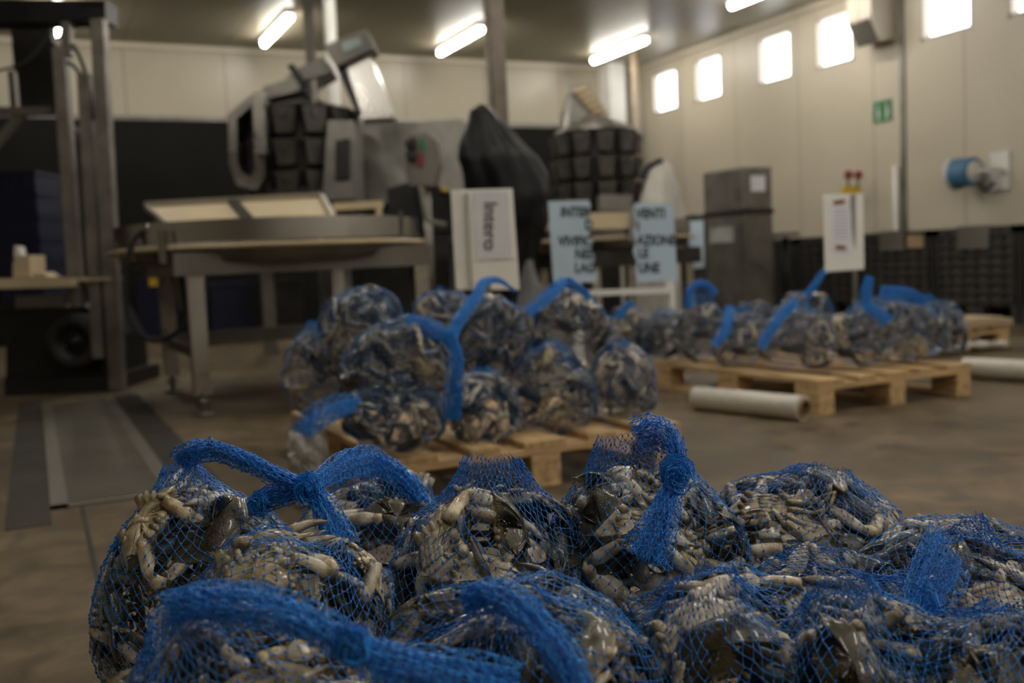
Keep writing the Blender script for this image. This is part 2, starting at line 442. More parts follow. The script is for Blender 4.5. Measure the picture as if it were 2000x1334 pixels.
b = MB(); b.lathe([(0, .045), (.03, .05), (.035, .03), (.075, .02), (.09, .045), (.1, .05)], wc, 28, 0, R_)
for k in range(5):
    a = k * 2 * PI / 5; b.cyl(wc - f0 * .03 + r0 * (.06 * math.cos(a)) + ZV * (.06 * math.sin(a)), wc - f0 * .05 + r0 * (.06 * math.cos(a)) + ZV * (.06 * math.sin(a)), .008, 8)
b.build('wheel_hub', BLACKM, t)
b = MB(); slab(b, [(-60, 546), (140, 543), (140, 560), (-60, 566)], D - .12, .35); slab(b, [(140, 545), (215, 542), (215, 547), (140, 550)], D - .05, .3); b.build('tray_shelf', CREAM, t)
t = thing('label_printer', 'cream label printer standing on the forklift tray shelf', 'printer', P(45, 546, D - .05))
b = MB(); slab(b, [(25, 543), (25, 518), (30, 500), (58, 498), (60, 542)], D - .1, .2); b.build('body', CREAM, t)
b = MB(); slab(b, [(27, 502), (28, 480), (36, 482), (40, 500)], D - .08, .08); b.build('paper_guide', WHITEP, t)
b = MB(); slab(b, [(60, 542), (60, 532), (84, 532), (96, 541)], D - .08, .15); b.build('output_tray', CREAM, t)
for k in range(6):
    p0 = P(87, 770, 7.3); z0 = k * .155 + .55
    t = thing('plastic_crate', 'navy plastic crate, %s of the tall stack behind the forklift mast' % ('lowest', 'second from the floor end', 'third up', 'fourth up', 'fifth up', 'topmost')[k], 'crate', (p0.x, p0.y, z0), 'navy crates behind the forklift')
    b = MB(); b.box((-.15, -.2, 0), (.15, .2, .012)); 
    for lo, hi in (((-.15, -.2, .012), (-.135, .2, .14)), ((.135, -.2, .012), (.15, .2, .14)), ((-.135, -.2, .012), (.135, -.185, .14)), ((-.135, .185, .012), (.135, .2, .14)), ((-.16, -.21, .125), (.16, -.195, .15)), ((-.16, .195, .125), (.16, .21, .15)), ((-.16, -.21, .125), (-.145, .21, .15)), ((.145, -.21, .125), (.16, .21, .15))): b.box(lo, hi)
    for xx in (-.1, -.03, .04, .11): b.box((xx - .008, -.207, .012), (xx + .008, -.2, .125))
    xf(b, frame_at((p0.x, p0.y, z0))); b.build('shell', BLUEC, t)
t = thing('support_pedestal', 'dark low pedestal under the navy crates', 'pedestal', (p0.x, p0.y, 0))
b = MB(); b.box((-.17, -.22, 0), (.17, .22, .04)); b.box((-.14, -.19, .04), (.14, .19, .51)); b.box((-.17, -.22, .51), (.17, .22, .55)); xf(b, frame_at((p0.x, p0.y, 0))); b.build('body', BLACKM, t)


# ------------------------------------------------------------------ rotary collecting tables
def rotary_table(cx, cy, R, label, s=1.0, right=1.0, legs=None):
    t = thing('rotary_table', label, 'packing table', (cx, cy, 0))
    c = (cx, cy, 0)
    b = MB(); b.lathe([(R, .85), (R, .958)], c, 96); b.lathe([(R - .012, .958), (R - .012, .85)], c, 96); b.lathe([(R, .958), (R - .012, .958)], c, 96); b.build('steel_rim', RIMST, t)
    b = MB(); b.lathe([(0, .835), (R + .035, .835), (R + .04, .825), (R + .035, .815), (0, .815)], c, 64); b.build('turntable_flange', CREAM, t)
    b = MB(); b.lathe([(R - .02, .815), (R - .04, .75), (R - .25, .74), (0, .74)], c, 48); b.build('underpan', STEELD, t)
    return t


TX, TY, TR = 1.24, 5.74, .83
t = rotary_table(TX, TY, TR, 'stainless rotary packing table with tan tray, legs and hanging black cable')
b = MB(); b.box((.62, 5.05, .69), (1.95, 5.12, .80)); b.box((.62, 6.3, .69), (1.95, 6.37, .80)); b.box((.625, 5.12, .692), (.69, 6.30, .798)); b.box((1.88, 5.12, .692), (1.945, 6.30, .798)); b.build('apron', PAINT, t)
for (x, y) in ((.72, 5.12), (1.98, 5.35), (.72, 6.3), (1.85, 6.6)):
    lg = MB(); lg.box((x - .04, y - .04, .10), (x + .04, y + .04, .76)); o = lg.build('leg', STEEL, t)
    ft = MB(); ft.cyl((x, y, .012), (x, y, .1), .014, 12); ft.cyl((x, y, 0), (x, y, .014), .055, 20); ft.cyl((x, y, .06), (x, y, .075), .035, 6); fo = ft.build('levelling_foot', STEELD, o)
b = MB(); b.bar((.72, 6.3, .3), (2.0, 6.55, .3), .04, .09); b.bar((.72, 6.3, .3), (.72, 5.15, .3), .04, .05); b.build('brace', PAINT, t)
# sloping tan chute trays with their steel frame
def quad_panel(mb, q4, th, mi=0):
    a = [Vector(p) for p in q4]; n_ = (a[1] - a[0]).cross(a[3] - a[0]).normalized() * th
    c_ = [p + n_ for p in a]
    mb.add(a + c_, [(3, 2, 1, 0), (4, 5, 6, 7), (0, 1, 5, 4), (1, 2, 6, 5), (2, 3, 7, 6), (3, 0, 4, 7)], mi)
BL, BR, FL_, FR_ = P(292, 404, 5.9), P(622, 386, 5.9), P(345, 450, 5.3), P(646, 430, 5.3)
def bil(u, v): return (FL_ * (1 - u) + FR_ * u) * (1 - v) + (BL * (1 - u) + BR * u) * v
for u0_, u1_ in ((0, .46), (.53, 1)):
    b = MB(); quad_panel(b, [bil(u0_, 0), bil(u1_, 0), bil(u1_, 1), bil(u0_, 1)], -.012); b.build('tan_panel', CREAM, t)
b = MB(); b.bar(bil(-.02, 1.02), bil(1.02, 1.02), .05, .055); b.bar(bil(1.02, 0), bil(1.02, 1), .03, .04); b.bar(bil(-.02, 0), bil(-.02, 1), .02, .03); b.build('tray_frame', mat('beige_frame_metal', (.36, .32, .26), .4, .3, .1, 5), t)
b = MB(); b.bar(bil(.495, -.05), bil(.495, 1), .05, .04); b.build('tray_rib', BLACKM, t)
for u in (.02, .5, .98):
    p = bil(u, .8); b = MB(); b.cyl((p.x, p.y, .83), (p.x, p.y, p.z - .005), .014, 10); b.build('tray_support', STEEL, t)
b = MB(); b.bar(P(650, 404, 5.6), P(745, 399, 5.75), .05, .04); b.bar(P(650, 404, 5.6), P(650, 430, 5.6), .03, .03); b.bar(P(740, 404, 5.7), P(740, 430, 5.7), .03, .03); b.build('side_rail', CREAM, t)
# left wing of the table
b = MB(); p = P(255, 478, 5.2); b.box((p.x - .03, p.y - .1, .78), (p.x + .45, p.y + .6, .815)); b.build('side_leaf', CREAM, t)
b = MB(); slab(b, [(322, 510), (378, 515), (378, 640), (348, 600)], 5.2, .25); b.build('side_chute', PAINT, t)
b = MB(); slab(b, [(306, 450), (322, 450), (326, 515), (312, 515)], 4.85, .03); b.build('upright', STEEL, t)
b = MB(); b.tube(arc_pts([P(300, 440, 5), P(262, 470, 5), P(245, 540, 5), P(255, 630, 5), P(305, 665, 5), P(355, 640, 5), P(362, 590, 5.1), P(350, 520, 5.2)], 40), .014, 10); b.build('cable', RUBBER, t)
b = MB(); c = P(290, 447, 5); b.cyl(c - ZV * .02, c + ZV * .02, .025, 16); b.build('push_button', STEEL, t)
for px_ in (778, ):
    b = MB(); slab(b, [(px_, 412), (px_ + 9, 412), (px_ + 9, 462), (px_, 462)], 5.0, .02); b.build('rim_clip', STEELD, t)

c = P(1195, 470, 8.0)
t = rotary_table(c.x, c.y, .62, 'smaller rotary packing table behind the torn blue card sign')
b = MB(); b.box((c.x - .5, c.y - .5, .62), (c.x + .5, c.y + .5, .74)); b.build('apron', DARKN, t)
for sx, sy in ((-1, -1), (1, -1), (-1, 1), (1, 1)):
    lg = MB(); lg.box((c.x + sx * .42 - .035, c.y + sy * .42 - .035, 0), (c.x + sx * .42 + .035, c.y + sy * .42 + .035, .74)); lg.build('leg', STEEL, t)
b = MB(); slab(b, [(1056, 418), (1230, 414), (1228, 446), (1056, 450)], 7.3, .04); b.build('tan_panel', CREAM, t)
b = MB(); slab(b, [(1230, 405), (1240, 405), (1240, 470), (1228, 470)], 7.28, .06); b.build('panel_post', STEELD, t)


# ------------------------------------------------------------------ multihead weighers
def ring_frame(mb, outer, inner, d, th, mi=0):
    n = len(outer)
    o1 = [P(x, y, d) for x, y in outer]; i1 = [P(x, y, d) for x, y in inner]
    o2 = [p + f0 * th for p in o1]; i2 = [p + f0 * th for p in i1]
    fs = []
    for k in range(n):
        j = (k + 1) % n
        fs += [(k, j, n + j, n + k), (2 * n + k, 3 * n + k, 3 * n + j, 2 * n + j), (k, 2 * n + k, 2 * n + j, j), (n + k, n + j, 3 * n + j, 3 * n + k)]
    mb.add(o1 + i1 + o2 + i2, fs, mi)


def buckets(t, cx, cy, R, ztop, rows, n, w_, h_, m_, a0=0):
    for r_ in range(rows):
        for k in range(n):
            a = a0 + 2 * PI * k / n
            M = Matrix.Translation((cx + R * math.cos(a), cy + R * math.sin(a), ztop - r_ * (h_ + .05))) @ Matrix.Rotation(a, 4, 'Z')
            b = MB()
            vs = []
            for z, q in ((0, 1), (-h_, .72)):
                for x, y in ((-.06, -w_ / 2 * q), (.06 * q, -w_ / 2 * q), (.06 * q, w_ / 2 * q), (-.06, w_ / 2 * q)): vs.append((x, y, z))
            b.add(vs, [(0, 1, 2, 3), (7, 6, 5, 4), (0, 4, 5, 1), (1, 5, 6, 2), (2, 6, 7, 3), (3, 7, 4, 0)])
            b.box((.055, -.02, -h_ * .4), (.075, .02, -h_ * .1))
            xf(b, M); b.build('hopper_bucket', m_, t)


BK = mat('smoky_bucket_steel', (.085, .078, .07), .5, .5, .25, 4)
c = P(590, 300, 8.3)
t = thing('weighing_machine', 'large stainless multihead weighing machine with an inclined infeed conveyor, behind the rotary table', 'weighing machine', (c.x, c.y, 0))
buckets(t, c.x, c.y, .42, 1.98, 3, 12, .19, .2, BK)
b = MB(); b.lathe([(.05, 2.05), (.3, 2.02), (.36, 1.96), (.36, 1.3), (.3, 1.2), (.12, 1.05), (.1, .9)], (c.x, c.y, 0), 32); b.build('drum', DARKN, t)
b = MB(); b.lathe([(.0, 2.16), (.1, 2.13), (.32, 2.03), (.44, 2.0)], (c.x, c.y, 0), 32); b.build('dispersion_cone', STEELD, t)
b = MB(); ring_frame(b, [(445, 225), (485, 188), (515, 190), (517, 345), (500, 372), (462, 362), (447, 320)], [(462, 232), (488, 208), (494, 210), (497, 335), (488, 345), (470, 335), (464, 315)], 7.7, .3); slab(b, [(492, 182), (515, 178), (520, 300), (497, 300)], 7.6, .12); b.build('guard_frame', STEEL, t)
b = MB(); slab(b, [(640, 235), (690, 235), (695, 390), (630, 390)], 7.75, .5, 0); b.build('side_housing', STEELD, t)
b = MB(); slab(b, [(655, 275), (682, 270), (682, 345), (655, 350)], 7.7, .05); b.build('window_hatch', BLACKM, t)
b = MB(); slab(b, [(520, 370), (690, 360), (690, 500), (520, 500)], 7.9, .7); b.build('base_cabinet', DARKN, t)
for x_ in (530, 680):
    b = MB(); q = floorpt(x_, 690); b.box((q.x - .05, q.y - .05, 0), (q.x + .05, q.y + .05, 1.3)); b.build('leg', STEELD, t)
b = MB(); slab(b, [(512, 170), (560, 155), (640, 120), (648, 140), (575, 180), (518, 192)], 8.0, .35); b.build('vibrating_trough', STEELD, t)
b = MB(); slab(b, [(568, 140), (628, 112), (640, 142), (590, 158)], 7.95, .3); b.build('drive_cover', PAINT, t)
b = MB(); slab(b, [(560, 128), (572, 124), (598, 160), (585, 168)], 7.9, .1); b.build('drive_motor', BLACKM, t)
b = MB(); slab(b, [(632, 90), (715, 55), (730, 92), (655, 130)], 7.9, .35); b.build('conveyor_head', PAINT, t)
b = MB(); slab(b, [(667, 84), (702, 72), (707, 88), (671, 102)], 7.89, .01); b.build('rating_plate', mat('pale_green_label', (.30, .38, .36), .5), t)
b = MB(); slab(b, [(672, 128), (722, 108), (770, 228), (706, 232)], 8.0, .3); b.build('conveyor_chute', STEEL, t)
b = MB(); slab(b, [(655, 128), (673, 122), (706, 222), (698, 226)], 7.98, .04); b.build('chute_edge', BLACKM, t)
b = MB(); b.bar(P(612, 145, 8), P(614, 205, 8), .03, .03); b.bar(P(600, 140, 8), P(560, 150, 8), .02, .02); b.build('hanger', STEELD, t)

b = MB(); slab(b, [(692, 236), (905, 232), (905, 402), (692, 400)], 8.8, .6); q = floorpt(800, 640)
t = tag(b.build('steel_screen', STEELD, None, .01), 'plain stainless steel cabinet wall between the weighing machines', 'steel cabinet')
b = MB(); slab(b, [(700, 405), (880, 405), (880, 672), (700, 672)], 8.85, .5); 
t = tag(b.build('machine_plinth', DARKN, None, .01), 'dark plinth under the plain stainless steel cabinet', 'machine base')

c = P(1165, 300, 10)
t = thing('weighing_machine', 'second multihead weighing machine with a tilted slatted infeed, near the far corner', 'weighing machine', (c.x, c.y, 0))
buckets(t, c.x, c.y, .40, 1.90, 3, 12, .17, .19, BK, .2)
b = MB(); b.lathe([(.05, 2.0), (.3, 1.98), (.34, 1.9), (.34, 1.2), (.25, 1.1), (.2, .9), (.2, 0)], (c.x, c.y, 0), 28); b.build('drum', DARKN, t)
b = MB(); b.lathe([(.0, 2.12), (.15, 2.08), (.40, 1.95), (.42, 1.93)], (c.x, c.y, 0), 28); b.build('dispersion_cone', STEELD, t)
b = MB(); slab(b, [(1112, 168), (1150, 165), (1195, 232), (1190, 262), (1100, 250), (1098, 215)], 10.0, .3); b.build('infeed_housing', STEELD, t)
b = MB(); slab(b, [(1116, 176), (1148, 170), (1188, 228), (1170, 240)], 9.97, .03); b.build('infeed_belt', CARD, t)
b = MB()
for k in range(7):
    x = 1120 + k * 9; y_ = 176 + k * 10; slab(b, [(x, y_), (x + 24, y_ - 8), (x + 27, y_ - 3), (x + 3, y_ + 5)], 9.94, .03)
b.build('belt_cleats', CREAM, t)
b = MB(); slab(b, [(1100, 250), (1110, 180), (1116, 180), (1108, 260)], 9.9, .3); b.build('guard_plate', STEEL, t)
b = MB(); b.bar(P(1195, 240, 10), P(1240, 262, 10), .05, .05); b.build('guard_rail', STEEL, t)
b = MB(); p = P(1243, 262, 9.8); b.lathe([(0, -.04), (.03, -.03), (.045, 0), (.03, .03), (0, .04)], p, 14); b.build('lamp_stand_in', STEEL, t)  # steel ball added in place of a small bright lamp; it emits nothing
b = MB(); slab(b, [(1170, 380), (1235, 380), (1235, 412), (1170, 412)], 9.0, .3); slab(b, [(1105, 390), (1150, 390), (1150, 412), (1105, 412)], 9.2, .3); b.build('output_box', PAINT, t)

# control terminal, labeller
t = thing('control_terminal', 'grey control terminal with coloured stickers on an arm, left of the black covered machine', 'control terminal', P(825, 560, 7))
b = MB(); slab(b, [(795, 262), (835, 256), (856, 275), (862, 320), (852, 365), (800, 365), (792, 330)], 7.2, .18); b.build('housing', PAINT, t, .01)
b = MB(); slab(b, [(818, 272), (830, 270), (832, 292), (820, 294)], 7.19, .01); b.build('green_sticker', GREEN, t)
b = MB(); slab(b, [(812, 300), (826, 298), (828, 322), (818, 330)], 7.19, .01); b.build('red_sticker', RED, t)
b = MB(); slab(b, [(790, 275), (810, 268), (812, 284), (792, 288)], 7.1, .08); slab(b, [(792, 298), (812, 298), (812, 308), (792, 308)], 7.1, .08); b.build('push_handle', BLACKM, t)
b = MB(); b.cyl(P(832, 365, 7.25), Vector((P(832, 365, 7.25).x, P(832, 365, 7.25).y, 0)), .03, 12); b.build('pedestal', STEELD, t)
b = MB(); b.tube(arc_pts([P(822, 365, 7.15), P(828, 400, 7.15), P(838, 430, 7.15), P(870, 440, 7.15)], 16), .02, 10); b.build('hose', mat('sage_hose', (.20, .21, .15), .5), t)
t = thing('labelling_machine', 'black labelling machine with thin grey legs behind the white board sign', 'labelling machine', P(830, 690, 7))
b = MB(); slab(b, [(755, 368), (820, 350), (900, 380), (905, 455), (760, 455)], 7.75, .5); b.build('body', BLACKM, t, .01)
b = MB(); slab(b, [(790, 475), (960, 470), (960, 500), (790, 505)], 7.8, .4); b.build('lower_tray', DARKN, t)
for x_ in (822, 905):
    b = MB(); post(b, x_, 452, 688, 7.82, .045); q = P(x_, 688, 7.82); b.box((q.x - .03, q.y - .03, 0), (q.x + .03, q.y + .03, q.z + .01)); b.build('leg', STEEL, t)
b = MB(); p = P(868, 372, 7.73); b.cyl(p - ZV * .02, p + ZV * .02, .03, 14); b.build('yellow_stop_button', YEL, t)


# ------------------------------------------------------------------ draped covers
def drape(name, rows, d, mat_, label, cat, th=.6, folds=7, amp=.05, seed=1, n=64):
    rnd = random.Random(seed); ph = [rnd.uniform(0, 6.28) for _ in range(6)]
    vs = []
    # refine rows
    rr = []
    for i in range(len(rows) - 1):
        for k in range(4):
            s_ = k / 4; rr.append([rows[i][j] * (1 - s_) + rows[i + 1][j] * s_ for j in range(3)])
    rr.append(rows[-1])
    for i, (y, xl, xr) in enumerate(rr):
        a = P(xl, y, d); c = P(xr, y, d); mid = (a + c) / 2; hw = (c - a).length / 2; f_ = i / (len(rr) - 1)
        for k in range(n):
            t_ = 2 * PI * k / n
            q = 1 + amp * (.3 + f_) * (math.sin(folds * t_ + ph[0] + 2.2 * f_) + .6 * math.sin((folds * 2 + 1) * t_ + ph[1] - 3 * f_)) + .03 * math.sin(9 * f_ * 3 + 3 * t_ + ph[2])
            vs.append(mid + r0 * (math.cos(t_) * hw * q) + f0 * (math.sin(t_) * hw * th * q))
    fs = [(i * n + k, (i + 1) * n + k, (i + 1) * n + (k + 1) % n, i * n + (k + 1) % n) for i in range(len(rr) - 1) for k in range(n)]
    b = MB(); b.add(vs, fs, 0, True); b.f.append(list(range(n))[::-1]); b.m.append(0); b.sm.append(True)
    return tag(b.build(name, mat_), label, cat)


drape('covered_machine', [(204, 935, 945), (215, 918, 962), (240, 912, 985), (275, 900, 1010), (310, 896, 1045), (345, 908, 1060), (385, 918, 1070), (430, 930, 1068), (470, 945, 1055), (520, 955, 1045), (600, 960, 1040), (706, 962, 1038)], 7.0, BAGBLK, 'tall machine shrouded in black plastic sheeting behind the white board sign', 'covered machine', .7, 5, .09, 3)
drape('covered_machine', [(315, 1278, 1300), (330, 1268, 1312), (360, 1258, 1322), (400, 1248, 1335), (450, 1240, 1345), (560, 1240, 1345), (636, 1240, 1345)], 9.6, SHEET, 'machine draped in pale translucent plastic beside the grey cabinet', 'covered machine', .7, 6, .05, 5)
b = MB(); b.tube(arc_pts([P(1256, 350, 9.55), P(1263, 330, 9.55), P(1281, 318, 9.55), P(1294, 314, 9.55)], 12), [.03] * 13, 10, flat=.6)
tag(b.build('blue_strap_bundle', BLUEC), 'dark blue bundle lying on top of the pale plastic cover', 'bundle')
drape('plastic_bag', [(505, 1028, 1040), (530, 1020, 1045), (560, 1015, 1055), (600, 1010, 1060), (716, 1010, 1060)], 6.4, mat('grey_polythene', (.16, .16, .17), .3, 0, .3, 5, .6, 12), 'crumpled whitish plastic hanging below the black shroud', 'plastic bag', .6, 5, .08, 8)

# ------------------------------------------------------------------ grey cabinet
c = P(1456, 560, 9.0); X0, Y0 = c.x, c.y; w1, l1 = .33, .58
t = thing('control_cabinet', 'tall grey two-tier metal cabinet with taped notices near the right wall', 'cabinet', (X0 + w1 / 2, Y0 + l1 / 2, 0))
b = MB(); b.box((X0, Y0, .06), (X0 + w1, Y0 + l1, 1.02)); b.build('lower_body', STEELD, t, .01)
b = MB(); b.box((X0, Y0, 1.06), (X0 + w1, Y0 + l1, 1.44)); b.build('upper_body', STEELD, t, .01)
b = MB(); b.box((X0 - .01, Y0 - .01, 1.02), (X0 + w1 + .01, Y0 + l1 + .01, 1.06)); b.build('mid_band', DARKN, t)
b = MB(); b.box((X0 + .02, Y0 + .02, 0), (X0 + w1 - .02, Y0 + l1 - .02, .06)); b.build('plinth', DARKN, t)
b = MB(); b.box((X0 + .09, Y0 - .004, 1.22), (X0 + .25, Y0, 1.36)); b.build('notice', PAPER, t)
b = MB(); b.box((X0 - .004, Y0 + .2, 1.12), (X0, Y0 + .45, 1.36)); b.build('access_panel', PAINT, t)
b = MB(); b.box((X0 - .004, Y0 + .15, .78), (X0, Y0 + .5, .92)); b.build('notice', mat('faded_label', (.35, .36, .33), .5), t)
t = thing('card_notice', 'pale blue card notice hung beside the grey cabinet', 'sign', P(1360, 525, 8.3))
b = MB(); slab(b, [(1345, 432), (1374, 430), (1376, 522), (1347, 526)], 8.3, .01); b.build('card', BLUEP, t)
b = MB(); slab(b, [(1348, 420), (1380, 420), (1382, 655), (1350, 655)], 8.4, .3); tag(b.build('machine_post', DARKN), 'dark upright machine housing behind the pale blue notice', 'machine housing')

# ------------------------------------------------------------------ poles and duct
b = MB(); q = P(603, 50, 9.6); b.box((q.x - .04, q.y - .04, 0), (q.x + .04, q.y + .04, ZC)); struct('trim_5', b, PAINT)
b = MB(); q = P(645, 50, 9.0); b.cyl((q.x, q.y, 0), (q.x, q.y, ZC), .055, 20); struct('trim_6', b, WHITEP)
b = MB(); q = P(970, 100, 9.0); b.box((q.x - .06, q.y - .06, 0), (q.x + .06, q.y + .06, ZC)); b.cyl((q.x - .09, q.y, 0), (q.x - .09, q.y, ZC), .02, 10); struct('wall_roof_post', b, mat('taupe_post', (.16, .13, .10), .5))
b = MB(); q = P(1243, 200, 13.5); b.cyl((q.x, q.y, 0), (q.x, q.y, ZC), .06, 16); struct('trim_7', b, mat('brown_pipe', (.22, .17, .12), .5))
t = thing('wall_duct', 'cream air duct angling out under the ceiling beside the right wall post', 'duct', (XR, 7.9, 3.0))
b = MB(); b.prism([(8.2, 3.43), (7.85, 3.43), (7.85, 3.0), (7.98, 2.76), (8.2, 2.80)], 1, 7.72, 8.06); b.build('casing', WALLM, t, .01)
b = MB(); b.prism([(7.85, 2.985), (7.975, 2.765), (7.965, 2.755), (7.84, 2.975)], 1, 7.75, 8.03); b.build('grille', PAINT, t)
# exit sign
t = thing('exit_sign', 'small green and white emergency exit sign high on the right wall', 'sign', (XR, 7.93, 2.08))
b = MB(); b.box((XR - .012, 7.80, 1.98), (XR, 8.05, 2.2)); b.build('plate', GREEN, t)
b = MB()
for y_ in (7.86, 7.98): b.box((XR - .014, y_ - .012, 2.0), (XR - .012, y_ + .012, 2.12)); b.box((XR - .014, y_ - .008, 2.13), (XR - .012, y_ + .012, 2.16)); b.box((XR - .014, y_ - .03, 2.06), (XR - .012, y_ + .0, 2.08))
b.build('pictogram', WHITEP, t)
# hose reel on the wall
t = thing('hose_reel', 'blue hose wound on a white reel bracket fixed to the right wall', 'hose reel', (XR, 6.62, 1.35))
c = Vector((XR - .22, 6.72, 1.33)); RX = Matrix(((1, 0, 0), (0, 0, -1), (0, 1, 0)))
b = MB(); b.lathe([(.04, -.1), (.13, -.1)] + [(.13 + .006 * math.sin(k * 1.3), -.1 + k * .2 / 30) for k in range(31)] + [(.13, .1), (.04, .1)], c, 32, 0, RX); b.build('hose_coil', BLUE2, t)
for s_ in (-.11, .11):
    b = MB(); b.lathe([(0, s_ - .006), (.10 if s_ > 0 else .165, s_ - .006), (.10 if s_ > 0 else .165, s_ + .006), (0, s_ + .006)], c, 32, 0, RX); b.build('flange', WHITEP, t)
b = MB(); b.box((XR - .22, 6.44, 1.31), (XR, 6.48, 1.35)); b.box((XR - .03, 6.4, 1.15), (XR, 6.6, 1.5)); b.cyl((XR - .22, 6.42, 1.33), (XR - .22, 6.9, 1.33), .015, 10); b.build('wall_bracket', WHITEP, t)
b = MB(); b.tube(arc_pts([(XR - .2, 6.6, 1.22), (XR - .15, 6.55, 1.15), (XR - .1, 6.5, 1.22)], 10), .015, 8); b.build('hose_tail', RUBBER, t)
# valves behind the right sign
t = thing('wall_valve', 'pair of dark red valve handles on a yellow block on the right wall', 'valve', (XR, 8.38, 1.4))
b = MB(); slab(b, [(1650, 364), (1682, 362), (1682, 380), (1650, 382)], 10.6, .12); b.build('block', YEL, t)
for x_ in (1656, 1675):
    b = MB(); b.lathe([(0, .0), (.04, .0), (.05, .02), (.04, .04), (0, .04)], P(x_, 342, 10.6), 14, 0, R_); b.cyl(P(x_, 342, 10.6), P(x_, 365, 10.6), .012, 8, 1); b.build('valve_handle', [RED, STEELD], t)

# ------------------------------------------------------------------ grey pallet boxes along the wall
def bin_box(y0, L, label, papers):
    t = thing('pallet_box', label, 'pallet box', (7.6, y0 + L / 2, 0), 'grey slatted pallet boxes along the wall')
    x0, x1, y1 = 7.1, 8.05, y0 + L
    b = MB(); b.box((x0 + .03, y0 + .03, .14), (x1 - .03, y1 - .03, .17))
    for lo, hi in (((x0 + .03, y0 + .03, .17), (x0 + .04, y1 - .03, .79)), ((x1 - .04, y0 + .03, .17), (x1 - .03, y1 - .03, .79)), ((x0 + .03, y0 + .03, .17), (x1 - .03, y0 + .04, .79)), ((x0 + .03, y1 - .04, .17), (x1 - .03, y1 - .03, .79))): b.box(lo, hi)
    b.build('panels', GREYI, t)
    r = MB()
    for k in range(8):
        z = .17 + k * .078
        r.box((x0 + .005, y0 + .02, z), (x0 + .03, y1 - .02, z + .022)); r.box((x0 + .02, y0 + .005, z), (x1 - .02, y0 + .03, z + .022))
    n = 6
    for k in range(n + 1):
        y = y0 + .02 + (L - .06) * k / n; r.box((x0, y, .15), (x0 + .03, y + .02, .79))
        x = x0 + .02 + (x1 - x0 - .06) * k / n; r.box((x, y0, .15), (x + .02, y0 + .03, .79))
    r.build('ribs', GREYB, t)
    r = MB()
    for x, y in ((x0, y0), (x0, y1 - .07), (x1 - .07, y0), (x1 - .07, y1 - .07)): r.box((x, y, 0), (x + .07, y + .07, .8))
    r.box((x0, y0, .74), (x0 + .04, y1, .80)); r.box((x1 - .04, y0, .74), (x1, y1, .80)); r.box((x0, y0, .74), (x1, y0 + .04, .80)); r.box((x0, y1 - .04, .74), (x1, y1, .80))
    r.build('corner_posts', GREYB, t)
    r = MB()
    for x in (x0, (x0 + x1) / 2 - .05, x1 - .1): r.box((x, y0 + .07, 0), (x + .1, y1 - .07, .05)); r.box((x, (y0 + y1) / 2 - .08, .05), (x + .1, (y0 + y1) / 2 + .08, .14))
    r.build('skids', GREYB, t)
    for (a, c, za, zb, m_) in papers:
        p = MB(); p.box((x0 - .006, y0 + a, za), (x0, y0 + c, zb)); p.box((x0 - .006, y0 + a, zb), (x0 + .1, y0 + c, zb + .004)); p.build('hanging_label', m_, t)


for y0, lab, pp in ((4.62, 'grey slatted pallet box cut off by the right edge', []), (5.48, 'grey slatted pallet box with a large grey label hung over its rim', [(.27, .58, .62, .81, PAINT)]), (6.34, 'grey slatted pallet box with a white and a tan label on its rim', [(.3, .58, .63, .81, PAINT), (.08, .26, .65, .76, CARD)]),
                   (7.20, 'grey slatted pallet box behind the white sign on a pole', [(.1, .4, .64, .81, PAINT)]), (8.06, 'grey slatted pallet box farthest along the wall, beside the grey cabinet', [])):
    bin_box(y0, .84, lab, pp)
b = MB(); slab(b, [(1518, 455), (1560, 452), (1562, 462), (1518, 465)], 9.3, .35); q = P(1540, 470, 9.4); b.cyl((q.x + .05, q.y + .1, 0), (q.x + .05, q.y + .1, .84), .03, 12, 1); b.cyl((q.x + .05, q.y + .1, 0), (q.x + .05, q.y + .1, .03), .16, 20, 1)
tag(b.build('stool', [PAINT, BLACKM]), 'pale topped stool between the grey cabinet and the pallet boxes', 'stool')


# ------------------------------------------------------------------ pallets
def pallet(M, label, W=.8, bw=.1):
    org = M.translation
    t = thing('wooden_pallet', label, 'pallet', org, 'wooden pallets')
    def bx(name, lo, hi, m_, bev=.003):
        b = MB(); b.box(lo, hi); xf(b, M); b.build(name, m_, t, bev)
    for x, wd in ((0, .145), (W * .247, .1), (W / 2 - .0725, .145), (W * .753 - .1, .1), (W - .145, .145)): bx('deck_board', (x, 0, .122), (x + wd, 1.2, .144), WOOD)
    for y in (0, .5275, 1.055): bx('stringer', (0, y, .1), (W, y + .145, .122), WOODX)
    for x, wd in ((0, bw), (W / 2 - bw / 2, bw), (W - bw, bw)):
        for y in (0, .5275, 1.055): bx('block', (x, y, .022), (x + wd, y + .145, .1), WOOD)
        bx('bottom_board', (x, 0, 0), (x + wd, 1.2, .022), WOOD)
    return t


pallet(Matrix.Translation((.87, 2.66, 0)), 'pale wooden pallet under the two-layer heap of netted crabs', .98, .1)
pallet(Matrix.Translation((2.86, 3.13, 0)), 'pale wooden pallet under the low spread of netted crabs on the right', .88, .085)
q = PL(1868, 700, 2, 0)
pallet(Matrix.Translation((4.75, 4.35, 0)), 'wooden pallet at the right edge behind the film roll, loaded with flat boards')
b = MB(); b.box((4.74, 4.33, .145), (5.56, 5.56, .19)); b.box((4.78, 4.36, .19), (5.5, 5.5, .205))
tag(b.build('board_stack', mat('raw_tan_board', (.42, .32, .21), .7, 0, .15, 3), None, .004), 'flat tan boards lying on the wooden pallet at the right edge', 'board')
b = MB(); b.tube(arc_pts([(4.80, 4.31, .03), (5.1, 4.30, .05), (5.5, 4.31, .03)], 14), [.018 + .008 * math.sin(k * 2.1) for k in range(15)], 10, flat=1.2)
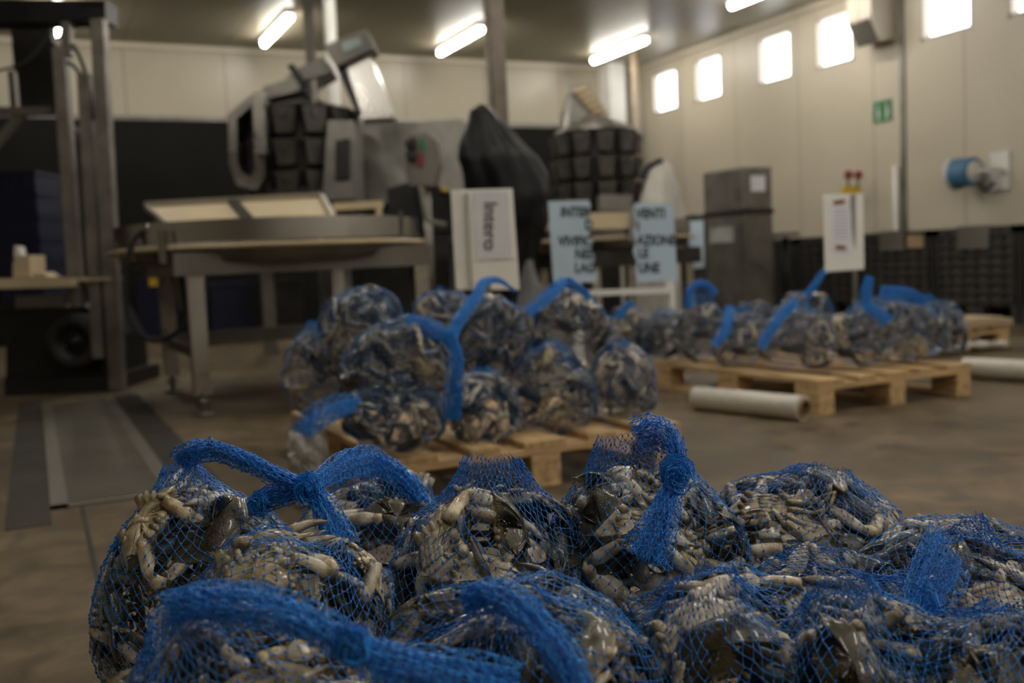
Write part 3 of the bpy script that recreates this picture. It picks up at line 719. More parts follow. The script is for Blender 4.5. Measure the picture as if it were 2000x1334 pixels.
tag(b.build('film_wrapping', CLEAR), 'crumpled clear film sagging in front of the wooden pallet at the right edge', 'plastic film')
# pallet for the foreground bags
PM = Matrix.Translation(P(1000, 667, 1.0).xy.to_3d()) @ Matrix.Rotation(-yaw + .02, 4, 'Z') @ Matrix.Translation((-.52, .42, 0)) @ Matrix.Rotation(-PI / 2, 4, 'Z')
pallet(PM, 'wooden pallet beneath the foreground net bags of crabs')


# ------------------------------------------------------------------ film rolls
def film_roll(p0, p1, r, label):
    p0 = Vector(p0); p1 = Vector(p1); d = (p1 - p0).normalized()
    t = thing('film_roll', label, 'film roll', (p0 + p1) / 2 - ZV * r)
    n = 40; pts = [p0.lerp(p1, k / n) for k in range(n + 1)]
    b = MB(); b.tube(pts, [r * (1 - .012 * (k % 3 == 0)) for k in range(n + 1)], 36, cap=False)
    rr = .038
    u = d.cross(ZV).normalized(); v = u.cross(d)
    for p, s_ in ((p0, -1), (p1, 1)):
        vs = [p + (u * math.cos(a) + v * math.sin(a)) * q for q in (rr, r) for a in [2 * PI * k / 36 for k in range(36)]]
        b.add(vs, [(k, (k + 1) % 36, 36 + (k + 1) % 36, 36 + k) for k in range(36)])
    b.build('wound_film', FILM, t)
    c = MB()
    for rad in (rr, rr - .006):
        c.tube([p0 - d * .012, p1 + d * .012], rad, 24, cap=False)
    for p in (p0 - d * .012, p1 + d * .012):
        vs = [p + (u * math.cos(a) + v * math.sin(a)) * q for q in (rr - .006, rr) for a in [2 * PI * k / 24 for k in range(24)]]
        c.add(vs, [(k, (k + 1) % 24, 24 + (k + 1) % 24, 24 + k) for k in range(24)])
    c.build('cardboard_core', CARD, t)


a = PL(1362, 800, 2, 0); c = PL(1570, 823, 2, 0)
film_roll((a.x, a.y, .052), (c.x, c.y, .052), .052, 'roll of stretch film lying on the floor against the right pallet')
a = PL(1885, 738, 2, 0); c = PL(2045, 748, 2, 0)
film_roll((a.x, a.y, .052), (c.x, c.y, .052), .052, 'roll of stretch film on the floor at the right edge')
# upright film roll wrapped in crumpled film, left of the heap
q = PL(608, 985, 2, 0)
t = thing('film_roll', 'upright roll wrapped in shiny crumpled clear film at the left pallet corner', 'film roll', (q.x, q.y, 0))
rnd = random.Random(4)
b = MB(); b.lathe([(0, .0), (.05, 0), (.052, .01), (.052, .16), (.045, .165), (.02, .165)], q, 32); b.build('wound_film', FILM, t)
b = MB(); prof = []
vs = []; n = 40; hs = 12
for i in range(hs):
    z = .10 + i * .011
    for k in range(n):
        a = 2 * PI * k / n
        r = .056 + .010 * math.sin(5 * a + i * .9) * i / hs + rnd.uniform(-.006, .008) - .0028 * max(0, i - 5)
        vs.append((q.x + r * math.cos(a), q.y + r * math.sin(a), z + rnd.uniform(-.004, .004)))
fs = [(i * n + k, i * n + (k + 1) % n, (i + 1) * n + (k + 1) % n, (i + 1) * n + k) for i in range(hs - 1) for k in range(n)]
b.add(vs, fs, 0, False); b.build('crumpled_wrap', CLEAR, t)

# ------------------------------------------------------------------ signs
def sign_thing(name, label, base): return thing(name, label, 'sign', base)


# white board with the handwritten sheet
d = 4.35; q = P(950, 566, d)
t = sign_thing('sign_board', 'tall white board sign with a sleeved handwritten sheet, behind the crab heap', (q.x, q.y, 0))
b = MB(); slab(b, [(880, 371), (1001, 368), (1015, 566), (890, 566)], d, .012); b.build('board', WHITEB, t, .002)
b = MB(); b.bar(P(911, 378, d - .01), P(921, 562, d - .01), .014, .012, up=f0); b.build('vertical_strip', mat('grey_edge_strip', (.42, .41, .37), .5), t)  # narrow grey strip running down the white board
b = MB(); slab(b, [(922, 374), (992, 374), (1000, 505), (932, 508)], d - .006, .004); b.build('sleeved_sheet', PAPERG, t)
TR_ = Matrix((RT, UP, -FW)).transposed()            # text frame facing the camera
text('Intero', 'lettering', P(957, 441, d - .0098), .084, Matrix((-UP, RT, -FW)).transposed(), INK, t, bold=.005)
b = MB(); b.bar((q.x, q.y, 0), (q.x, q.y, q.z + .05), .03, .03); b.box((q.x - .15, q.y - .02, 0), (q.x + .15, q.y + .02, .02)); b.box((q.x - .02, q.y - .15, 0), (q.x + .02, q.y + .15, .02)); b.build('stand', PAINT, t)

# torn blue card, two halves on one white stand
d = 5.45
q = P(1308, 560, d)
t = thing('sign_stand', 'white tubular stand holding the torn halves of the pale blue card', 'sign stand', (q.x, q.y, 0))
b = MB(); b.bar(P(1085, 575, d), P(1312, 567, d), .03, .055, up=f0); b.build('crossbar', WHITEB, t)
for x_ in (1308, 1125):
    b = MB(); p = P(x_, 540, d + .03); b.box((p.x - .02, p.y - .02, 0), (p.x + .02, p.y + .02, p.z)); b.box((p.x - .03, p.y - .12, 0), (p.x + .03, p.y + .12, .025)); b.build('upright', WHITEB, t)
for half, pts, lines, al in (('left', [(1070, 393), (1150, 391), (1154, 402), (1149, 418), (1156, 436), (1150, 458), (1158, 470), (1154, 490), (1162, 503), (1158, 520), (1166, 532), (1165, 551), (1081, 552)],
                        [('INTER', 1152, 415), ('D', 1158, 440), ('VIVIFIC', 1156, 472), ('NEL', 1160, 497), ('LAG', 1162, 524)], 'RIGHT'),
                       ('right', [(1238, 397), (1315, 397), (1323, 546), (1245, 552), (1240, 530), (1244, 512), (1236, 492), (1242, 470), (1236, 452), (1244, 438), (1237, 415)],
                        [('VENTI', 1242, 418), ('I', 1244, 443), ('AZIONE', 1244, 470), ('LE', 1246, 495), ('UNE', 1247, 524)], 'LEFT')):
    q = P(sum(p[0] for p in pts) / len(pts), 552, d)
    t = thing('card_sign', 'pale blue card sign, torn %s half, with bold black capitals reading %s' % (half, 'INTER' if half == 'left' else 'VENTI'), 'sign', q, 'torn blue card halves')
    b = MB(); slab(b, pts, d - .035, .003); b.build('card', BLUEP, t)
    for s_, x_, y_ in lines:
        text(s_, 'lettering', P(x_, y_, d - .037), .074, TR_, INK, t, al, sx=.78)

# white sign on a pole on the right
d = 5.3; q = P(1667, 580, d)
t = sign_thing('sign_board', 'narrow white sign on a thin pole with a taped paper, behind the right pallet', (q.x, q.y, 0))
b = MB(); slab(b, [(1608, 380), (1686, 378), (1688, 526), (1612, 531)], d, .01); b.build('board', WHITEB, t, .002)
b = MB(); slab(b, [(1622, 396), (1662, 394), (1664, 494), (1626, 496)], d - .004, .003); b.build('taped_paper', PAPER, t)
b = MB(); b.bar(P(1639, 390, d - .006), P(1639, 399, d - .006), .06, .003, up=f0)
b = MB(); slab(b, [(1628, 392), (1650, 389), (1650, 398), (1629, 401)], d - .008, .003); b.build('tape', TAPE, t)
b = MB(); slab(b, [(1633, 478), (1652, 480), (1652, 488), (1633, 487)], d - .008, .003); b.build('tape', TAPE, t)
b = MB(); slab(b, [(1622 + 0, 408), (1660, 407), (1660, 409), (1622, 410)], d - .0045, .001)
b = MB()
for k in range(9): slab(b, [(1630, 410 + 7 * k), (1656, 409 + 7 * k), (1656, 411 + 7 * k), (1630, 412 + 7 * k)], d - .0048, .0006)
b.build('print_lines', mat('pale_print', (.42, .44, .52), .7), t)
p = P(1666, 380, d - .01); b = MB(); b.cyl((p.x, p.y, 0), (p.x, p.y, p.z), .013, 14); b.cyl((p.x, p.y, 0), (p.x, p.y, .02), .12, 24); b.build('pole', STEELD, t)

# odds and ends under the machines
b = MB(); slab(b, [(268, 538), (325, 536), (325, 657), (268, 660)], 11.2, .4); slab(b, [(290, 535), (322, 534), (322, 558), (292, 560)], 11.17, .03, 1); q = P(295, 612, 8.3)
tag(b.build('storage_tub', [BLUEC, YEL]), 'navy tub with a yellow panel seen below the left end of the rotary table', 'tub')
for x_, wd, m_, lab in ((455, 60, BLUEC, 'navy floor tub standing under the rotary table'), (560, 70, DARKN, 'dark grey floor unit standing under the middle of the rotary table')):
    b = MB(); p = P(x_, 650, 10.8); p.z = 0
    b.box((p.x - .2, p.y, .02), (p.x + .2, p.y + .35, .6)); b.box((p.x - .22, p.y - .02, .56), (p.x + .22, p.y + .37, .62)); b.box((p.x - .18, p.y + .02, 0), (p.x + .18, p.y + .33, .02)); tag(b.build('floor_unit', m_), lab, 'storage unit')


# ================================================================== CRABS
CW = (.80, .70, .49); CWG = (.20, .21, .175); OL = (.062, .054, .026); OLD = (.028, .025, .014); BG = (.070, .108, .15); BGD = (.02, .045, .09)
TIP = (.10, .055, .035); SP = (.09, .055, .03)


LUMP = [0, 0, 0]


def rho(x, y, z):
    """how far out a point lies in a slumped bag: 1 on its skin"""
    h = math.sqrt(x * x + y * y); p = 3.4 if z < 0 else 2.2
    a = math.atan2(y, x); e = z / (h + abs(z) + 1e-9)
    k = 1 + .055 * math.sin(3 * a + LUMP[0] + 3 * e) + .045 * math.sin(5 * a + LUMP[1] - 4 * e) + .05 * math.sin(2 * a - LUMP[2] + 5 * e)
    return (h ** p + abs(z) ** p) ** (1 / p) / k


def mixc(a, b, t): return tuple(x * (1 - t) + y * t for x, y in zip(a, b))


class Crab:
    def __init__(s, seed, lod=1, M=None, keep=None, open_=False):
        s.open_ = open_
        s.pale = 1 if lod else .8
        s.r = random.Random(seed); s.v = []; s.f = []; s.c = []; s.lod = lod
        s.M = M; s.Mi = M.inverted() if M else None; s.keep = keep
        s.body()
        if s.keep:
            for i, v in enumerate(s.v):
                q = s.M @ v; q2 = s.keep(q, 1.04)
                if (q2 - q).length > 1e-5: s.v[i] = s.Mi @ (q2 + (q - q2) * .35)
        s.limbs()
    def add(s, vs, cs, fs):
        k = len(s.v); s.v += vs; s.c += cs; s.f += [[i + k for i in f] for f in fs]
    def bend(s, p, d, L, q_=1.0):
        """turn a limb section so that its far end stays inside the bag"""
        if not s.keep: return d
        for _ in range(3):
            q = s.M @ (p + d * L); q2 = s.keep(q, q_)
            if (q2 - q).length < 1e-5: break
            d2 = (s.Mi @ q2) - p
            if d2.length < 1e-4: break
            d = d2.normalized()
        return d
    def loft(s, pts, rad, up, ctop, cbot, ctip=None, tip_n=0, n=8, flat=1.0):
        """tapered limb section; rad may hold (half width, half height) pairs"""
        n = n if s.lod else 6
        pts = [Vector(p) for p in pts]; vs = []; cs = []
        for i, p in enumerate(pts):
            t = (pts[min(i + 1, len(pts) - 1)] - pts[max(i - 1, 0)]).normalized()
            x = t.cross(up)
            x = x.normalized() if x.length > 1e-4 else t.orthogonal().normalized()
            u = x.cross(t).normalized()
            a, b = rad[i] if isinstance(rad[i], tuple) else (rad[i], rad[i] * flat)
            for k in range(n):
                an = 2 * PI * k / n; sn = math.sin(an)
                vs.append(p + x * (math.cos(an) * a) + u * (sn * b))
                w_ = min(1, max(0, .5 + .9 * sn)); c = mixc(cbot, ctop, w_)
                if i == 0 or (i == len(pts) - 1 and not ctip): c = mixc(c, (.20, .12, .06), .45)
                if ctip and i >= len(pts) - tip_n: c = mixc(c, ctip, .9 if i == len(pts) - 1 else .6)
                cs.append(c)
        fs = [(i * n + k, i * n + (k + 1) % n, (i + 1) * n + (k + 1) % n, (i + 1) * n + k) for i in range(len(pts) - 1) for k in range(n)]
        fs += [list(range(n))[::-1], [(len(pts) - 1) * n + k for k in range(n)]]
        s.add(vs, cs, fs)
    def blob(s, c, ax, sc, col, col2=None, n=8, m_=5):
        vs = []; cs = []; c = Vector(c); X, Y, Z = ax
        for i in range(m_ + 1):
            th = PI * i / m_
            for k in range(n):
                ph = 2 * PI * k / n
                vs.append(c + X * (sc[0] * math.sin(th) * math.cos(ph)) + Y * (sc[1] * math.sin(th) * math.sin(ph)) + Z * (sc[2] * math.cos(th)))
                cs.append(mixc(col2 or col, col, (math.cos(th) + 1) / 2))
        fs = [(i * n + k, (i + 1) * n + k, (i + 1) * n + (k + 1) % n, i * n + (k + 1) % n) for i in range(m_) for k in range(n)]
        s.add(vs, cs, fs)
    def body(s):
        r = s.r
        half = [(0, 2.55), (.35, 2.75), (.6, 2.5), (.9, 2.75), (1.15, 2.4), (1.75, 2.35), (2.2, 2.75), (2.35, 2.45)]
        for k in range(7):                       # saw teeth of the front side margin
            t = (k + .5) / 7; x = 2.35 + 3.0 * t; y = 2.45 - 1.75 * t ** 1.35
            half += [(x + .22, y + .30), (x + .28, y - .08)]
        half += [(5.7, .72), (7.0, .60), (5.7, .36), (5.3, .1), (4.4, -.9), (3.5, -1.9), (2.7, -2.5), (1.5, -2.62), (.7, -2.6)]
        out = half + [(0, -2.6)] + [(-x, y) for x, y in half[:0:-1]]
        n = len(out)
        def smooth(x, y):                        # toothless inner outline
            a = abs(x)
            lim = 5.35 * math.sqrt(max(0, 1 - (min(1, abs(y - .1) / 2.75)) ** 2.2)) if y > 0 else 5.3 - (-y / 2.6) * 2.6
            return (math.copysign(min(a, max(.2, lim)), x) if a > 0 else x, max(-2.55, min(2.45, y)))
        rings = [(1, 1.0)] + [(0, q) for q in ((.96, .86, .72, .55, .36, .18, .05) if s.lod else (.93, .7, .4, .08))]
        sc = .01
        for side in (1, -1):
            vs = []; cs = []
            for ri, (edge, q) in enumerate(rings):
                for (x, y) in out:
                    if edge: X, Y = x, y; z = .1
                    else:
                        X, Y = smooth(x, y); X *= q; Y = Y * q + (0 if side > 0 else 0)
                        h = (1 - q ** 2.4) ** .55
                        if side > 0:
                            z = .25 + 1.25 * h + .10 * math.exp(-((abs(X) - 1.5) ** 2 + (Y + .2) ** 2) / .8) + .12 * math.exp(-(X ** 2 + (Y - .3) ** 2) / 1.0) - .12 * math.exp(-((abs(X) - .75) ** 2) / .05) * h * (Y < .8)
                        else:
                            z = -.15 - 1.25 * h
                            g = 0
                            for yy in (1.1, .35, -.4, -1.1): g = max(g, math.exp(-((Y - yy - .12 * abs(X)) ** 2) / .012))
                            z += .07 * g * (abs(X) > .55) * (q < .9) + .16 * math.exp(-((abs(X) - .62) ** 2) / .008) * (Y < 1.2)
                    vs.append(Vector((X * sc, Y * sc, z * sc)))
                    if edge: c = SP if abs(x) > 6.0 else mixc(OL, (.16, .12, .06), .5)
                    elif side > 0: c = mixc(OL, OLD, .3 + .5 * r.random()) if q < .9 else mixc(OL, CWG, .25)
                    else:
                        c = mixc(CW, CWG, min(1, max(0, (q - .6) / .4)) * .6)
                        if q < .9 and abs(X) > .55:
                            g = max(math.exp(-((Y - yy - .12 * abs(X)) ** 2) / .01) for yy in (1.1, .35, -.4, -1.1)); c = mixc(c, (.14, .13, .10), .5 * g)
                    cs.append(c)
            fs = []
            for i in range(len(rings) - 1):
                for k in range(n):
                    a, b, c_, d = i * n + k, i * n + (k + 1) % n, (i + 1) * n + (k + 1) % n, (i + 1) * n + k
                    fs.append((a, d, c_, b) if side > 0 else (a, b, c_, d))
            last = (len(rings) - 1) * n
            fs.append([last + k for k in range(n)] if side < 0 else [last + k for k in range(n)][::-1])
            s.add(vs, cs, fs)
        # abdomen flap, mouth plates, eyes
        X, Y, Z = Vector((1, 0, 0)), Vector((0, 1, 0)), Vector((0, 0, 1))
        fl = s.r.random() < .4
        if s.lod:
            for k in range(6):
                t = k / 5; wd = (.0125 * (1 - t) ** .7 + .003) if fl else (.010 * (1 - t) ** 2.2 + .0026)
                s.blob((0, -.021 + t * .029, -.0136 - .0012 * math.sin(t * 3)), (X, Y, Z), (wd, .0040, .0028), CW, mixc(CW, CWG, .3), 10, 4)
            for sx in (-1, 1):
                s.blob((sx * .0045, .0195, -.0095), (X, Y, Z), (.0042, .0075, .004), CW, CWG, 8, 4)
                s.blob((sx * .012, .019, -.0075), (X, Y, Z), (.007, .006, .005), CWG, CW, 8, 4)
                for k in range(4):
                    s.blob((sx * (.022 + .002 * (k == 1)), .0115 - k * .0085, -.0095), (X, Y, Z), (.0095, .0034, .0034), CW, mixc(CW, CWG, .5), 8, 4)
            for sx in (-1, 1):
                s.loft([(sx * .011, .024, .003), (sx * .014, .029, .006), (sx * .015, .031, .008)], [.0018, .0022, .0014], Z, (.12, .10, .07), (.05, .04, .03))
    def limbs(s):
        r = s.r; Z = Vector((0, 0, 1))
        def dirv(az, el): return Vector((math.cos(az) * math.cos(el), math.sin(az) * math.cos(el), math.sin(el)))
        u = r.uniform; lc = mixc(CW, r.choice([CWG, (.30, .33, .34), (.42, .34, .20)]), r.uniform(.1, .6)); cc = mixc(CW, (.30, .36, .40), r.uniform(0, .5))
        for sx in (-1, 1):
            def D(az, el):
                v = dirv(az, el); return Vector((v.x * sx, v.y, v.z))
            # ---- claw
            mode = r.choice(['out', 'fold'] if s.open_ else ['fold', 'fold', 'out', 'under']); cq = r.choice((1.05, 1.05, .86))
            p = Vector((sx * .024, .016, -.008))
            a1, e1 = {'fold': (u(.3, .7), u(-.3, .1)), 'out': (u(.5, 1.0), u(-.2, .3)), 'under': (u(0, .5), u(-.7, -.2))}[mode]
            L = .042; d1 = s.bend(p, D(a1, e1), L)
            pts = [p, p + d1 * .01, p + d1 * .028, p + d1 * L]
            s.loft(pts, [(.006, .006), (.0078, .0083), (.009, .0096), (.0072, .008)], Z, BG, cc, n=10)
            if s.lod:
                for k in range(3):
                    q = p + d1 * (.012 + .011 * k); o_ = D(a1 + 1.4, .1); s.loft([q + o_ * .007, q + o_ * .012], [.002, .0003], Z, SP, SP, n=5)
            p2 = p + d1 * L
            a2 = a1 + {'fold': u(.9, 1.4), 'out': u(.3, .8), 'under': u(1.0, 1.7)}[mode]; e2 = e1 + u(-.4, .2); d2 = s.bend(p2, D(a2, e2), .016)
            s.loft([p2 - d2 * .003, p2 + d2 * .006, p2 + d2 * .016], [(.007, .008), (.010, .0105), (.0075, .008)], Z, BG, CW)
            p3 = p2 + d2 * .015
            a3 = a2 + {'fold': u(.7, 1.3), 'out': u(-.2, .6), 'under': u(.5, 1.3)}[mode]; e3 = e2 + u(-.3, .3); d3 = s.bend(p3, D(a3, e3), .078, cq)
            side = d3.cross(Z).normalized(); upv = side.cross(d3).normalized()
            big = u(.9, 1.12)
            s.loft([p3 - d3 * .003, p3 + d3 * .006, p3 + d3 * .018 * big, p3 + d3 * .032 * big, p3 + d3 * .04 * big, p3 + d3 * .054 * big - side * sx * .002, p3 + d3 * .069 * big + side * sx * .002, p3 + d3 * .080 * big + side * sx * .005],
                   [(.006, .005), (.0095, .0075), (.0125, .009), (.0125, .0088), (.0085, .007), (.0058, .0052), (.0038, .0036), (.0008, .0008)], upv, BG, cc, TIP, 2, n=12)
            # ridge on the hand, then the movable finger
            off = side * (sx * .0075)
            op = u(.05, .45)
            hd = (d3 + side * sx * op).normalized(); q0 = p3 + d3 * .034 * big + off
            s.loft([q0, q0 + hd * .012, q0 + hd * .026, q0 + hd * .038 - side * sx * .003, q0 + hd * .046 - side * sx * .006],
                   [(.005, .0055), (.0052, .0052), (.0042, .0042), (.0028, .0028), (.0007, .0007)], upv, BGD, mixc(CW, BG, .3), TIP, 2, n=8)
            if s.lod:
                for k in range(5):
                    q = p3 + d3 * (.045 + .006 * k) * big + side * sx * .003; s.blob(q, (side, upv, d3), (.0022, .0018, .0018), CW, n=5, m_=3)
                s.loft([p3 + upv * .0075 + d3 * .004, p3 + upv * .0095 + d3 * .02, p3 + upv * .0072 + d3 * .04], [.0014, .002, .001], upv, BG, CW, n=5)
            # ---- walking legs
            for k in range(3):
                a = .25 - k * .42 + u(-.12, .12); p = Vector((sx * (.026 + .002 * (k == 1)), .0075 - k * .0095, -.0085)); kq = r.choice((1.03, .84, .74, .66, .60))
                fold = u(0, 1); el = u(-.25, .35) - .5 * (fold > .6)
                L1 = .038 * u(.9, 1.1); d = s.bend(p, D(a, el), L1, kq)
                s.loft([p, p + d * .006, p + d * .02, p + d * L1], [(.0028, .0034), (.0034, .0048), (.0034, .0046), (.0026, .0034)], Z, mixc(BG, CWG, .5), lc, n=7)
                q = p + d * L1; a_ = a + u(-.3, .3); e_ = el - u(.3, .9) - .6 * (fold > .6); d = s.bend(q, D(a_, e_), .013, kq)
                s.loft([q - d * .002, q + d * .006, q + d * .013], [(.003, .0036), (.0036, .0042), (.0028, .0034)], Z, mixc(BG, CWG, .5), lc, n=7)
                q = q + d * .012; e_ -= u(.1, .8); a_ += u(-.3, .3); d = s.bend(q, D(a_, e_), .018, kq)
                s.loft([q - d * .001, q + d * .008, q + d * .018], [(.0028, .0033), (.0032, .0039), (.0022, .0026)], Z, mixc(BG, CWG, .4), mixc(lc, TIP, .12), n=7)
                q = q + d * .018; e_ -= u(0, .5); d = s.bend(q, D(a_, e_), .028, kq)
                s.loft([q - d * .001, q + d * .01, q + d * .021, q + d * .028], [(.0026, .003), (.0028, .0032), (.0017, .0018), (.0003, .0003)], Z, mixc(CWG, TIP, .3), mixc(CW, TIP, .3), TIP, 2, n=6)
            # ---- swimming paddle
            p = Vector((sx * .020, -.0205, -.005)); a = -1.0 + u(-.2, .3); el = u(-.2, .5); d = s.bend(p, D(a, el), .017)
            s.loft([p, p + d * .01, p + d * .017], [(.0045, .005), (.006, .006), (.005, .005)], Z, CWG, CW)
            q = p + d * .016; a += u(.4, 1.3); el += u(-.1, .5); d = s.bend(q, D(a, el), .016)
            s.loft([q, q + d * .008, q + d * .016], [(.0045, .004), (.006, .0035), (.0055, .003)], Z, CWG, CW)
            q = q + d * .015; a += u(-.3, .3); d = s.bend(q, D(a, el + u(-.3, .3)), .026); w_ = d.cross(Z).normalized(); nn = w_.cross(d)
            s.loft([q, q + d * .004, q + d * .010, q + d * .017, q + d * .023, q + d * .0265], [(.0035, .0018), (.0068, .0017), (.0092, .0015), (.0088, .0013), (.0055, .001), (.001, .0005)], nn, mixc(CWG, OL, .35), mixc(CW, OL, .3), n=10)
    def mesh(s, name='blue_crab'):
        me = bpy.data.meshes.new(name); me.from_pydata([tuple(v) for v in s.v], [], s.f)
        ca = me.color_attributes.new('shell', 'FLOAT_COLOR', 'POINT')
        arr = np.ones((len(s.v), 4), dtype=np.float32); arr[:, :3] = np.array(s.c, dtype=np.float32)
        ca.data.foreach_set('color', arr.ravel())
        me.polygons.foreach_set('use_smooth', [True] * len(me.polygons)); me.materials.append(CRABM); me.update()
        return me


def crab_rot(n_, mode, spin):
    """rotation so that the back / belly / front / rear of the crab faces n_"""
    n_ = Vector(n_).normalized()
    loc = {'back': Vector((0, 0, 1)), 'belly': Vector((0, 0, -1)), 'front': Vector((0, 1, .25)).normalized(), 'rear': Vector((0, -1, .2)).normalized(), 'side': Vector((.3, .3, .8)).normalized()}[mode]
    q = loc.rotation_difference(n_)
    return Matrix.Rotation(spin, 3, n_) @ q.to_matrix()


# ================================================================== NETS
def prisms(A, B, r, bow=None):
    """three-sided strands A->B (n x 3 arrays) as one vertex and face array"""
    d = B - A; L = np.linalg.norm(d, axis=1, keepdims=True) + 1e-9; d = d / L
    h = np.where(np.abs(d[:, 2:3]) < .9, np.array([[0, 0, 1.]]), np.array([[1., 0, 0]]))
    x = np.cross(d, h); x /= np.linalg.norm(x, axis=1, keepdims=True); y = np.cross(d, x)
    vs = []
    for E_ in (A, B):
        for k in range(3):
            a = 2 * PI * k / 3; vs.append(E_ + (x * math.cos(a) + y * math.sin(a)) * r)
    V = np.stack(vs, 1)                                # n,6,3
    n = len(A); base = (np.arange(n) * 6)[:, None]
    Fq = np.array([[0, 1, 4, 3], [1, 2, 5, 4], [2, 0, 3, 5]])
    Fs = (base[:, None, :] + Fq[None]).reshape(-1, 4)
    return V.reshape(-1, 3), Fs


def blobs(C_, d, r, l):
    d = d / (np.linalg.norm(d, axis=1, keepdims=True) + 1e-9)
    h = np.where(np.abs(d[:, 2:3]) < .9, np.array([[0, 0, 1.]]), np.array([[1., 0, 0]]))
    x = np.cross(d, h); x /= np.linalg.norm(x, axis=1, keepdims=True); y = np.cross(d, x)
    V = np.stack([C_ + d * l, C_ - d * l, C_ + x * r, C_ + y * r, C_ - x * r, C_ - y * r], 1)
    base = (np.arange(len(C_)) * 6)[:, None]
    Fq = np.array([[0, 2, 3, 3], [0, 3, 4, 4], [0, 4, 5, 5], [0, 5, 2, 2], [1, 3, 2, 2], [1, 4, 3, 3], [1, 5, 4, 4], [1, 2, 5, 5]])[:, :3]
    return V.reshape(-1, 3), (base[:, None, :] + Fq[None]).reshape(-1, 3)


def lattice(name, G_, parent, r=.00030, kr=.00115, kl=.0027, jit=.0006, bow=.0):
    """G_: rows x cols x 3 grid of node positions, closed round the columns; odd rows are already half a step round"""
    nj, nu = G_.shape[:2]
    G_ = G_ + RNG.normal(0, jit, G_.shape)
    As, Bs = [], []
    for j in range(nj - 1):
        k = np.arange(nu)
        sh = 1 if j % 2 else -1
        As += [G_[j], G_[j]]; Bs += [G_[j + 1], G_[j + 1][(k + sh) % nu]]
    A = np.concatenate(As); B = np.concatenate(Bs)
    V1, F1 = prisms(A, B, r)
    Cn = G_[1:-1].reshape(-1, 3); dn = (G_[2:] - G_[:-2]).reshape(-1, 3)
    V2, F2 = blobs(Cn, dn, kr, kl)
    me = bpy.data.meshes.new(name)
    nv = len(V1) + len(V2); me.vertices.add(nv); me.vertices.foreach_set('co', np.concatenate([V1, V2]).astype(np.float32).ravel())
    loops = np.concatenate([F1.ravel(), (F2 + len(V1)).ravel()]).astype(np.int32)
    me.loops.add(len(loops)); me.loops.foreach_set('vertex_index', loops)
    tot = np.concatenate([np.full(len(F1), 4), np.full(len(F2), 3)]); st = np.concatenate([[0], np.cumsum(tot)[:-1]])
    me.polygons.add(len(tot)); me.polygons.foreach_set('loop_start', st.astype(np.int32)); 
    me.polygons.foreach_set('material_index', np.concatenate([np.zeros(len(F1)), np.ones(len(F2))]).astype(np.int32))
    me.materials.append(NETM); me.materials.append(NETK)
    me.update(calc_edges=True); me.validate()
    o = bpy.data.objects.new(name, me); COL.objects.link(o); MW[o.name] = Matrix.Identity(4)
    if parent is not None:
        o.parent = parent; o.matrix_local = MW.get(parent.name, Matrix.Identity(4)).inverted()
    return o


def tube_net(name, path, wid, parent, nu=26, step=.008, flat=.5, r=.00045, seed=0, wob=.15, jit=.0009, kr=.001, kl=.0018, strands=1):
    """gathered net: a lattice wrapped round a path; wid = list of half widths along the path"""
    rnd = np.random.default_rng(seed)
    pts = arc_pts(path, 60); L = sum((pts[i + 1] - pts[i]).length for i in range(60)); n = max(4, int(L / step))
    cum = [0]
    for i in range(60): cum.append(cum[-1] + (pts[i + 1] - pts[i]).length)
    cum = np.array(cum) / cum[-1]; pa = np.array([tuple(p) for p in pts])
    s_ = np.linspace(0, 1, n + 1); C_ = np.stack([np.interp(s_, cum, pa[:, k]) for k in range(3)], 1)
    W_ = np.interp(s_, np.linspace(0, 1, len(wid)), wid)
    G_ = np.zeros((n + 1, nu, 3)); up = None
    ph = rnd.uniform(0, 6.28, 4)
    for j in range(n + 1):
        t = Vector(C_[min(j + 1, n)] - C_[max(j - 1, 0)]).normalized()
        if up is None: up = t.cross(Vector(FW)).normalized() if abs(t.dot(FW)) < .95 else Vector((0, 0, 1))
        x = t.cross(up).normalized(); up = x.cross(t).normalized()
        th = (np.arange(nu) + (.5 if j % 2 else 0)) * 2 * PI / nu
        rr = 1 + wob * np.sin(3 * th + ph[0] + j * .15) + wob * .7 * np.sin(7 * th + ph[1] - j * .1)
        lay = 1 - .45 * (np.arange(nu) % 3 == 0)
        G_[j] = C_[j] + np.outer(np.cos(th) * rr * W_[j] * flat * lay, np.array(x)) + np.outer(np.sin(th) * rr * W_[j] * lay, np.array(up))
    return lattice(name, G_, parent, r, kr, kl, jit)


